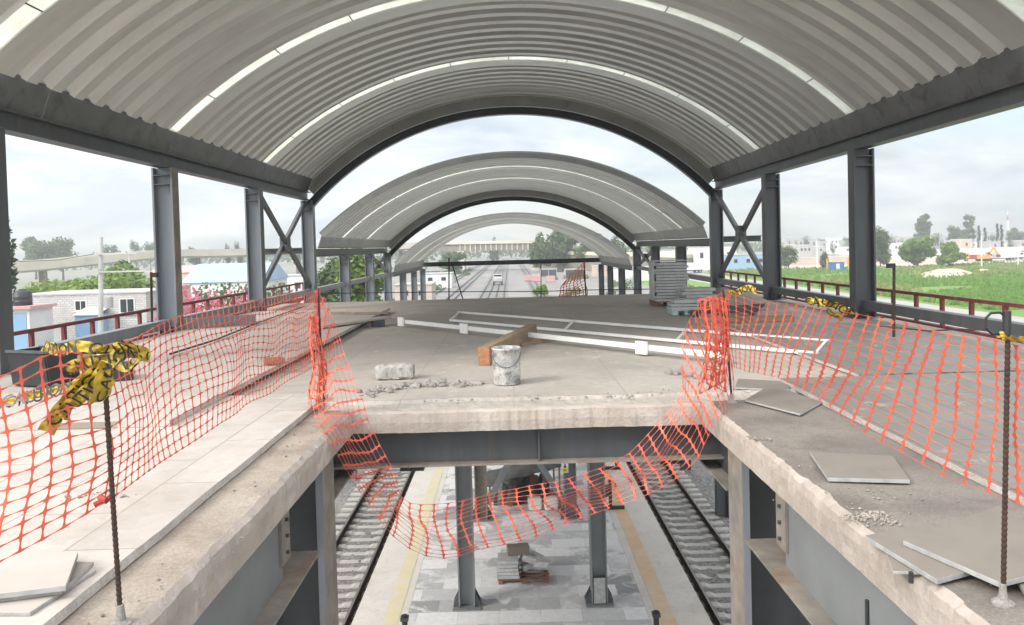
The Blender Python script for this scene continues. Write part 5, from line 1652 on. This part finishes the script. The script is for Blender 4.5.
# ------------------------------------------------------------------ buildings
def building(name, cx, cy, wd, dp, h, m_, label, roof='flat', roofm=None, wins=0, group=None, rh=1.2, cat='building', door=False):
    t = thing(name, label, cat, (cx, cy, GZ), group)
    mb = MB(); mb.box(cx - wd / 2, cx + wd / 2, cy, cy + dp, GZ, GZ + h); wall = mb.build('wall', m_, t)
    if roof == 'flat':
        mb = MB(); mb.box(cx - wd / 2 - .12, cx + wd / 2 + .12, cy - .12, cy + dp + .12, GZ + h + .003, GZ + h + .2); mb.build('roof', roofm or M['grey_wall'], t)
    else:
        mb = MB(); e = .3
        z0 = GZ + h + .003
        if roof == 'gable_x':
            mb.add([(cx - wd / 2 - e, cy - e, z0), (cx + wd / 2 + e, cy - e, z0), (cx + wd / 2 + e, cy + dp + e, z0), (cx - wd / 2 - e, cy + dp + e, z0), (cx - wd / 2 - e, cy + dp / 2, z0 + rh), (cx + wd / 2 + e, cy + dp / 2, z0 + rh)],
                   [(0, 1, 5, 4), (2, 3, 4, 5), (1, 2, 5), (3, 0, 4), (3, 2, 1, 0)])
        else:
            mb.add([(cx - wd / 2 - e, cy - e, z0), (cx + wd / 2 + e, cy - e, z0), (cx + wd / 2 + e, cy + dp + e, z0), (cx - wd / 2 - e, cy + dp + e, z0), (cx, cy - e, z0 + rh), (cx, cy + dp + e, z0 + rh)],
                   [(0, 4, 5, 3), (1, 2, 5, 4), (0, 1, 4), (2, 3, 5), (3, 2, 1, 0)])
        mb.build('roof', roofm or M['pink_roof'], t)
    for k in range(wins):
        x = cx - wd / 2 + wd * (k + .6) / (wins + .2)
        s_ = min(.6, wd / wins * .28)
        mb = MB(); mb.box(x - s_, x + s_, cy - .05, cy - .003, GZ + h * .52, GZ + h * .78); wn = mb.build('window', M['grey_wall'], t)
        mb = MB(); mb.box(x - s_ * .85, x + s_ * .85, cy - .06, cy - .052, GZ + h * .54, GZ + h * .76); mb.build('pane', M['glass'], wn)
    return t


# whitewashed block house
Yh = 74
xa = P(15, 300, Yh).x; xb = P(146, 300, Yh).x
zt = P(90, 294.5, Yh).z
t = thing('block_house', 'whitewashed block house with dark windows and parapet, left of the deck', 'house', ((xa + xb) / 2, Yh, GZ))
mb = MB(); mb.box(xa, xb, Yh, Yh + 8, GZ, zt); mb.build('wall', M['block_wall'], t)
mb = MB(); mb.box(xa - .1, xb + .1, Yh - .08, Yh + 8.1, zt + .003, zt + .14); mb.build('roof', M['grey_wall'], t)
for x0p, x1p, y0p, y1p, nlt in ((28, 36, 305, 318, 1), (75.5, 86, 301, 310, 2), (120.5, 134, 299, 312.5, 2)):
    a = P(x0p, y1p, Yh); b = P(x1p, y0p, Yh)
    mb = MB(); mb.box(a.x - .08, b.x + .08, Yh - .05, Yh - .003, a.z - .08, b.z + .08); wn = mb.build('window', M['white_wall'], t)
    for k in range(nlt):
        w_ = (b.x - a.x) / nlt
        mb = MB(); mb.box(a.x + w_ * k + .04, a.x + w_ * (k + 1) - .04, Yh - .06, Yh - .052, a.z, b.z); mb.build('pane', M['glass'], wn)
    mb = MB(); mb.box(a.x - .15, b.x + .15, Yh - .2, Yh - .052, a.z - .2, a.z - .082); mb.build('sill', M['white_wall'], wn)
a = P(75, 323, Yh - 2); b = P(97, 315, Yh - 2)
mb = MB(); mb.box(a.x, b.x, Yh - 2, Yh - .003, GZ, b.z); mb.build('lean_to', M['blue_wall'], t)
mb = MB(); mb.add([(a.x - .1, Yh - 2.2, b.z + .01), (b.x + .1, Yh - 2.2, b.z + .01), (b.x + .1, Yh - .003, b.z + .5), (a.x - .1, Yh - .003, b.z + .5), (a.x - .1, Yh - 2.2, b.z + .08), (b.x + .1, Yh - 2.2, b.z + .08), (b.x + .1, Yh - .003, b.z + .57), (a.x - .1, Yh - .003, b.z + .57)], [(3, 2, 1, 0), (4, 5, 6, 7), (0, 1, 5, 4), (1, 2, 6, 5), (2, 3, 7, 6), (3, 0, 4, 7)]); mb.build('lean_to_roof', M['white_wall'], t)
# blue annex and tank
a = P(9.5, 336, 68); b = P(29, 309, 68)
t = thing('blue_annex', 'small pale blue rendered annex with a slab roof carrying the water tank', 'building', ((a.x + b.x) / 2, 68, GZ))
mb = MB(); mb.box(a.x, b.x, 68, 71.5, GZ, b.z); mb.build('wall', M['white_wall'], t)
mb = MB(); mb.box(a.x + .25, b.x - .25, 67.96, 67.997, GZ + 1, b.z - .3); mb.build('blue_panel', M['blue_wall'], t)
mb = MB(); mb.box(a.x - .2, b.x + .3, 67.7, 71.7, b.z + .003, b.z + .25); mb.build('roof', M['pink_roof'], t)
tk = P(21.5, 305.5, 69)
zt2 = b.z + .255
mb = MB(); mb.lathe((tk.x, 69.2, zt2), [(0.001, 0), (.72, 0), (.74, .05), (.74, .3), (.77, .33), (.74, .36), (.74, .7), (.77, .73), (.74, .76), (.74, 1.1), (.62, 1.25), (.3, 1.33), (.3, 1.42), (.001, 1.43)], 24)
solo('water_tank', mb, M['black'], 'black ribbed water tank on the roof of the blue annex', 'water tank', loc=(tk.x, 69.2, zt2), smooth=True)
# utility pole
Yp = 66
pb = P(99, 335, Yp); pt = P(101, 237, Yp)
t = thing('utility_pole', 'pale concrete utility pole with crossarms in front of the block house', 'utility pole', (pb.x, Yp, GZ))
mb = MB(); mb.tube([(pb.x, Yp, GZ), (pt.x, Yp, pt.z)], [.26, .15], 12); mb.build('pole', M['concrete_pole'], t)
for py, x0p, x1p in ((254, 92, 128), (272, 97, 150)):
    a = P(x0p, py, Yp - .25); b = P(x1p, py + (x1p - x0p) * -.02, Yp - .25)
    mb = MB(); mb.bar(a, b, .1, .12); ca = mb.build('crossarm', M['concrete_pole'], t)
    for u in (.05, .5, .95):
        q = a.lerp(b, u); mb = MB(); mb.lathe(q + Vector((0, 0, .062)), [(.04, 0), (.09, .08), (.05, .16), (.001, .22)], 8); mb.build('insulator', M['grey_wall'], ca)
q = P(109, 302, Yp - .3)
mb = MB(); mb.lathe((q.x, Yp - .35, q.z - .5), [(.001, 0), (.34, 0), (.36, .5), (.36, .9), (.2, 1.0), (.001, 1.02)], 14); mb.build('transformer', M['grey_wall'], t)
xq, _ = at(129, 150)
mb = MB(); mb.tube([(xq, 150, GZ), (xq, 150, P(129, 250, 150).z)], [.25, .14], 8); tq = thing('utility_pole', 'thin far utility pole right of the bright green tree', 'utility pole', (xq, 150, GZ)); mb.build('pole', M['concrete_pole'], tq)
mb = MB(); z_ = P(129, 254, 150).z; mb.box(xq - 1.4, xq + 1.4, 149.7, 149.85, z_, z_ + .14); mb.build('crossarm', M['concrete_pole'], tq)
# power lines
mb = MB()
for py, dy in ((253.5, 0), (254.0, .0)):
    a = P(95 if dy == 0 else 120, py, Yp - .25); b = P(-60, 246, 60)
    mb.tube([a.lerp(b, u) - Vector((0, 0, 0.9 * math.sin(PI * u))) for u in (0, .25, .5, .75, 1)], .012, 4)
solo('power_line', mb, M['cable'], 'thin power line running left from the utility pole', 'power line', loc=P(95, 253.5, Yp))
# blue roofed building, neighbours
building('warehouse', at(222, 120)[0], 120, 12, 13, 5.3, M['white_wall'], 'building with a wide blue metal roof left of the deck', 'gable_x', M['blue_roof'], 3, rh=2.7, cat='warehouse')
building('warehouse', at(178, 190)[0], 190, 14, 12, 5.4, M['tan_wall'], 'low building with a faded pink roof beside the blue roofed one', 'gable_x', M['pink_roof'], 2, rh=1.6, cat='warehouse')
building('house', at(243, 205)[0], 205, 10, 8, 6.2, M['white_wall'], 'white flat building behind the blue roof', 'flat', None, 2, cat='house')
building('house', at(150, 100)[0], 100, 5, 6, 5.4, M['tan_wall'], 'tan house right of the whitewashed block house', 'flat', None, 1, cat='house')
building('house', at(288, 150)[0], 150, 7, 8, 5.0, M['white_wall'], 'white house behind the left cross brace', 'flat', None, 2, cat='house')
building('house', at(412, 130)[0], 130, 6, 7, 3.6, M['tan_wall'], 'tan low house beyond the far left columns', 'flat', None, 2, cat='house')
building('house', at(436, 190)[0], 190, 7, 7, 3.4, M['white_wall'], 'white low house beside the far siding', 'flat', None, 2, cat='house')

# viaduct (left ramp) and bridge
A = [(P(-40, 266, 200)), (P(15, 267, 215)), (P(153, 254.5, 262)), (P(220, 253, 285)), (P(330, 249.5, 310)), (P(420, 245.5, 325))]
t = thing('viaduct', 'long pale concrete viaduct ramp rising along the left horizon', 'viaduct', (A[0].x, A[0].y, GZ))
mb = MB(); secs = []
for k in range(51):
    p = catmull(A, k / 50 * (len(A) - 1)); q = catmull(A, min(k / 50 * (len(A) - 1) + .05, len(A) - 1)); p0 = catmull(A, max(k / 50 * (len(A) - 1) - .05, 0))
    d = (q - p0); d.z = 0; d.normalize(); s_ = Vector((d.y, -d.x, 0))
    Z = Vector((0, 0, 1))
    secs.append([p + s_ * 5 - Z * 1.0, p + s_ * 5 + Z * 1.3, p + s_ * 4.7 + Z * 1.3, p + s_ * 4.7 + Z * .3, p - s_ * 4.7 + Z * .3, p - s_ * 4.7 + Z * 1.3, p - s_ * 5 + Z * 1.3, p - s_ * 5 - Z * 1.0, p - s_ * 3 - Z * 1.6, p + s_ * 3 - Z * 1.6])
mb.sweep(secs, closed=True, caps=True); mb.build('deck', M['bridge'], t)
for k in range(2, 50, 5):
    p = catmull(A, k / 50 * (len(A) - 1))
    mb = MB(); mb.tube([(p.x, p.y, GZ), (p.x, p.y, p.z - 1.55)], .8, 10); mb.build('pier', M['bridge_dark'], t)
B0, B1_ = P(418, 245.5, 327), P(541, 243.5, 315)
t = thing('bridge', 'pale concrete girder bridge crossing the far tracks', 'bridge', (B0.x, B0.y, GZ))
mb = MB(); mb.bar(B0 + Vector((0, 0, .8)), B1_ + Vector((0, 0, .8)), 9, 1.2); mb.build('deck', M['bridge'], t)
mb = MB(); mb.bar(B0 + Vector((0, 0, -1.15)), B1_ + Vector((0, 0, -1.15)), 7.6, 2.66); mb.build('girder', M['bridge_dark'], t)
for k in range(24):
    q = B0.lerp(B1_, (k + .5) / 24)
    if k > 7:
        mb = MB(); mb.box(q.x - .22, q.x + .22, q.y - 4.2, q.y - 3.84, q.z - 2.4, q.z + .18); mb.build('rib', M['bridge'], t)
for u, w_ in ((.02, 2), (.36, 1.4), (.98, 3.4)):
    q = B0.lerp(B1_, u)
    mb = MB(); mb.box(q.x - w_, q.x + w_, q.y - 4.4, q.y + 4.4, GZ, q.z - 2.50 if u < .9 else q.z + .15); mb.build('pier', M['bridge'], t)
C0, C1 = P(543, 252, 300), P(690, 256, 260)
mb = MB(); mb.bar(C0, C1, 6, 1.2); tq = thing('approach_wall', 'pale low approach ramp right of the bridge', 'ramp wall', (C0.x, C0.y, GZ)); mb.build('parapet', M['bridge'], tq)
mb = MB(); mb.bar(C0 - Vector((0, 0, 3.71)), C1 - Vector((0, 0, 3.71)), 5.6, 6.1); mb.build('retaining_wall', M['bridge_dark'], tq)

# maintenance vehicle on the far track
q = G(498, 285, GZ)
def truck(name, x, y, L, label, mcab, mbody, body='box', heading=0.0, cat='truck', group=None, z=GZ):
    t = thing(name, label, cat, (x, y, z), group)
    ca, sa = math.cos(heading), math.sin(heading)
    ax = Vector((ca, sa, 0)); ay = Vector((-sa, ca, 0)); az = Vector((0, 0, 1)); o = Vector((x, y, z))
    W = 1.15
    mb = MB(); mb.obox(o + ax * 0 + az * .85, ax * L / 2, ay * W * .8, az * .12); mb.build('chassis', M['steel_dark'], t)
    mb = MB()
    c0 = o + ax * (L / 2 - 1.0)
    secs = []
    for dx, zt_ in ((-.95, 2.7), (.35, 2.65), (.75, 1.9), (1.0, 1.75)):
        secs.append([c0 + ax * dx - ay * W + az * .98, c0 + ax * dx + ay * W + az * .98, c0 + ax * dx + ay * W * .92 + az * zt_, c0 + ax * dx - ay * W * .92 + az * zt_])
    mb.sweep(secs, closed=True, caps=True); cb = mb.build('cab', mcab, t)
    for s1 in (-1, 1):
        mb = MB(); mb.obox(c0 - ax * .1 + ay * s1 * (W * .985) + az * 2.1, ax * .5, ay * .03, az * .28); mb.build('side_window', M['glass'], cb)
    mb = MB(); mb.obox(c0 + ax * .56 + az * 2.28, ax * .05 + az * .0, ay * W * .8, az * .3); mb.build('windscreen', M['glass'], cb)
    if body == 'box':
        mb = MB(); mb.obox(o - ax * 1.0 + az * 2.05, ax * (L / 2 - 1.1), ay * W, az * 1.05); mb.build('cargo_box', mbody, t)
    else:
        mb = MB(); B = [(-1, .98), (-1.15, 2.2), (1.15, 2.2), (1, .98)]
        secs = [[o + ax * d + ay * (u * W) + az * v for u, v in B] for d in (-L / 2, L / 2 - 2.1)]
        mb.sweep(secs, closed=True, caps=True); mb.build('tipper_body', mbody, t)
    for d in (-L / 2 + .8, -L / 2 + 1.9, L / 2 - 1.1):
        for s1 in (-1, 1):
            cc_ = o + ax * d + ay * s1 * W * .9 + az * .5
            mb = MB(); mb.tube([cc_ - ay * .15, cc_ + ay * .15], .5, 14); wh = mb.build('wheel', M['tyre'], t)
            mb = MB(); mb.tube([cc_ - ay * .165, cc_ + ay * .165], .24, 8); mb.build('rim', M['grey_wall'], wh)
    return t


truck('rail_truck', q.x, q.y, 4.2, 'small pale maintenance truck standing on the far tracks', M['grey_wall'], M['grey_wall'], 'tipper', R(-90))
yt_ = 275
truck('parked_truck', at(1000, yt_)[0], yt_, 10, 'long white box truck parked beyond the field', M['white_wall'], M['white_wall'], 'box', R(180))
truck('parked_truck', at(1028, yt_ + 6)[0], yt_ + 6, 8, 'white truck with red body at the right picture edge', M['white_wall'], M['red_paint'], 'box', R(180))
truck('parked_truck', at(973, yt_ + 4)[0], yt_ + 4, 6.5, 'orange tipper truck left of the excavator', M['orange_paint'], M['red_paint'], 'tipper', R(160))
truck('parked_truck', at(690, 240)[0], 240, 7, 'pale truck parked right of the far canopies', M['white_wall'], M['white_wall'], 'box', R(180))
# excavators
def excavator(x, y, label, flip=1, z=GZ):
    t = thing('excavator', label, 'excavator', (x, y, z), 'orange excavators')
    for s1 in (-1, 1):
        mb = MB(); poly = [(-2, .45), (-1.7, .05), (1.7, .05), (2, .45), (1.7, .9), (-1.7, .9)]
        secs = [[(x + a, y + s1 * 1.2 + d, z + b) for a, b in poly] for d in (-.3, .3)]
        mb.sweep(secs, closed=True, caps=True); mb.build('crawler_track', M['tyre'], t)
    mb = MB(); mb.box(x - 1.7, x + 1.5, y - 1.3, y + 1.3, z + .95, z + 2.1); mb.build('body', M['orange_paint'], t)
    mb = MB(); mb.box(x + flip * .9 - .6, x + flip * .9 + .6, y - 1.25, y - .1, z + 2.103, z + 3.2); cb = mb.build('cab', M['orange_paint'], t)
    mb = MB(); mb.box(x + flip * .9 - .5, x + flip * .9 + .5, y - 1.28, y - 1.252, z + 2.3, z + 3.05); mb.build('side_window', M['glass'], cb)
    mb = MB(); mb.bar((x + flip * 1.3, y + .5, z + 1.8), (x + flip * 3.6, y + .5, z + 4.6), .4, .5); mb.build('boom', M['orange_paint'], t)
    mb = MB(); mb.bar((x + flip * 3.5, y + .5, z + 4.7), (x + flip * 5.2, y + .5, z + 2.2), .32, .4); mb.build('stick', M['orange_paint'], t)
    mb = MB(); secs = [[(x + flip * 5.2 + a, y + .5 + d, z + b) for a, b in ((-.4, 2.2), (.3, 2.3), (.5, 1.5), (-.2, 1.3), (-.7, 1.6))] for d in (-.5, .5)]; mb.sweep(secs, closed=True, caps=True); mb.build('bucket', M['steel_dark'], t)


excavator(at(984, 272)[0], 272, 'orange excavator working beyond the right field', 1)
excavator(at(664, 215)[0], 215, 'orange excavator seen between the middle vault columns', 1)
# blue cabin
q = G(838, 271, GZ)
t = thing('blue_cabin', 'small blue portable cabin between the right columns', 'cabin', (q.x, q.y, GZ))
mb = MB(); mb.box(q.x - 1.8, q.x + 1.8, q.y, q.y + 2.4, GZ + .05, GZ + 2.5); mb.build('body', M['blue_plastic'], t)
mb = MB(); mb.box(q.x - 2, q.x + 2, q.y - .15, q.y + 2.6, GZ + 2.503, GZ + 2.65); mb.build('roof', M['grey_wall'], t)
mb = MB(); mb.box(q.x - .5, q.x + .5, q.y - .04, q.y - .003, GZ + .1, GZ + 2.1); mb.build('door', M['white_wall'], t)
for s1, lab in ((-1, 'rusty red frame post left of the blue cabin'), (1, 'rusty red frame post right of the blue cabin')):
    mb = MB(); mb.box(q.x + s1 * 3 - .15, q.x + s1 * 3 + .15, q.y, q.y + .3, GZ, GZ + 3.6); solo('frame_post', mb, M['orange_paint'], lab, 'post', 'posts by the blue cabin', loc=(q.x + s1 * 3, q.y, GZ))
# long wall and field poles
xa, _ = at(884, 330); xb, _ = at(1060, 330)
mb = MB(); mb.box(xa, xb, 330, 330.4, GZ, GZ + 3.6); tq = thing('boundary_wall', 'long pale boundary wall behind the trucks and trees', 'wall', (xa, 330, GZ)); mb.build('wall', M['white_wall'], tq)
mb = MB(); mb.box(xa, xb, 329.9, 330.5, GZ + 3.603, GZ + 3.75); mb.build('coping', M['grey_wall'], tq)
xa, _ = at(776, 285); xb, _ = at(880, 285)
mb = MB(); mb.box(xa, xb, 285, 285.3, GZ, GZ + 2.6); tq = thing('boundary_wall', 'pinkish low wall beyond the blue cabin', 'wall', (xa, 285, GZ)); mb.build('wall', M['tan_wall'], tq)
mb = MB(); mb.box(xa, xb, 284.9, 285.4, GZ + 2.603, GZ + 2.7); mb.build('coping', M['white_wall'], tq)
for px, yt2, Y, lab in ((981.5, 236, 225, 'tall thin white pole in front of the excavator'), (1018, 246, 215, 'shorter white pole near the right picture edge'), (817, 240, 260, 'thin pale pole left of the blue cabin')):
    x, y = at(px, Y); z_ = P(px, yt2, Y).z
    t = thing('lamp_pole', lab, 'pole', (x, y, GZ), 'field poles')
    mb = MB(); mb.tube([(x, y, GZ), (x, y, z_)], [.2, .1], 8); mb.build('pole', M['white_wall'], t)
    mb = MB(); mb.box(x - .1, x + .9, y - .1, y + .1, z_ - .1, z_ + .06); mb.build('arm', M['white_wall'], t)
# antenna mast
x, y = at(1008, 600); z_ = P(1008, 210, 600).z
t = thing('antenna_mast', 'tall white and red lattice antenna mast on the right skyline', 'antenna mast', (x, y, GZ))
for k in range(7):
    z0_ = GZ + (z_ - GZ) * k / 7; z1_ = GZ + (z_ - GZ) * (k + 1) / 7
    mb = MB(); w0 = 0.9 * (1 - k / 7.5); w1 = 0.9 * (1 - (k + 1) / 7.5)
    for sx_, sy_ in ((-1, -1), (1, -1), (1, 1), (-1, 1)):
        mb.tube([(x + sx_ * w0, y + sy_ * w0, z0_), (x + sx_ * w1, y + sy_ * w1, z1_)], .16, 5)
    mb.tube([(x - w0, y - w0, z0_), (x + w1, y - w1, z1_)], .12, 5); mb.tube([(x + w0, y - w0, z0_), (x - w1, y - w1, z1_)], .12, 5)
    mb.build('section', M['red_paint'] if k in (2, 5) else M['white_wall'], t)
# far town on the right
rnd = random.Random(21)
adj = {'white_wall': 'white', 'grey_wall': 'grey', 'tan_wall': 'tan', 'pink_roof': 'pinkish'}
NUM = ORD + ['eleventh', 'twelfth', 'thirteenth', 'fourteenth', 'fifteenth', 'sixteenth', 'seventeenth', 'eighteenth', 'nineteenth', 'twentieth']
for row, (Y0_, step, hs) in enumerate(((420, (11, 17), (4, 7)), (560, (9, 14), (6.5, 11)))):
    px = 776.0; k = 0
    while px < 1036 and k < 20:
        Y = Y0_ + rnd.uniform(-30, 40); x, y = at(px, Y)
        m_ = rnd.choice(['white_wall', 'grey_wall', 'white_wall', 'grey_wall', 'tan_wall', 'grey_wall'])
        wd = rnd.uniform(3.5, 7.5) * Y / 480; h = rnd.uniform(*hs)
        building('town_house', x, y, wd, 9, h, M[m_], '%s flat-roofed house, %s from the left in the %s row of the far town' % (adj[m_], NUM[k], ('front', 'back')[row]), 'flat', M['white_wall'] if rnd.random() < .5 else None, rnd.choice([1, 2, 3]), 'houses of the far town', cat='house')
        px += rnd.uniform(*step); k += 1
# low sheds right of centre, along the tracks
for px, Y, wd, h, m_, lab in ((635, 200, 12, 3.2, 'white_wall', 'long white shed behind the far right columns'), (608, 230, 8, 3.0, 'tan_wall', 'tan shed beside the red brick stacks'), (715, 260, 14, 7.5, 'white_wall', 'tall pale building behind the right cross brace'), (748, 240, 12, 5.0, 'blue_roof', 'pale blue shed behind the right cross brace'), (672, 290, 12, 6.5, 'white_wall', 'white building between the middle vault columns')):
    building('shed', at(px, Y)[0], Y, wd, 8, h, M[m_], lab, 'flat', None, 3, cat='shed')
for k, (px, Y) in enumerate(((528, 215), (536, 210), (550, 205))):
    x, y = at(px, Y)
    t = thing('brick_stack', ('first', 'middle', 'last')[k] + ' stack of red bricks beside the far tracks, counted from the left', 'brick stack', (x, y, GZ), 'far brick stacks')
    mb = MB(); mb.box(x - 1.2, x + 1.2, y, y + 1.2, GZ + .02, GZ + .16); mb.build('pallet_base', M['pallet'], t)
    mb = MB()
    for r_ in range(5):
        mb.box(x - 1.1 + .05 * (r_ % 2), x + 1.1 - .04 * (r_ % 3), y + .05, y + 1.1, GZ + .165 + r_ * .3, GZ + .165 + r_ * .3 + .28)
    mb.build('bricks', M['pink_roof'], t)

# ------------------------------------------------------------------ haze
HAZE = 0.0008
if HAZE:
    mb = MB(); mb.box(-900, 900, -60, 720, GZ - 1, 45)
    m_ = bpy.data.materials.new('haze'); m_.use_nodes = True
    nt = m_.node_tree; nt.nodes.remove(nt.nodes['Principled BSDF'])
    pv = nt.nodes.new('ShaderNodeVolumePrincipled'); pv.inputs['Color'].default_value = (0.93, 0.95, 0.97, 1); pv.inputs['Density'].default_value = HAZE
    pv.inputs['Anisotropy'].default_value = 0.2
    nt.links.new(pv.outputs[0], nt.nodes['Material Output'].inputs['Volume'])
    o = mb.build('haze', m_); o['kind'] = 'stuff'; o['label'] = 'pale haze over the far town and trees'
scene.cycles.max_bounces = 8
scene.cycles.diffuse_bounces = 5
scene.cycles.use_denoising = True
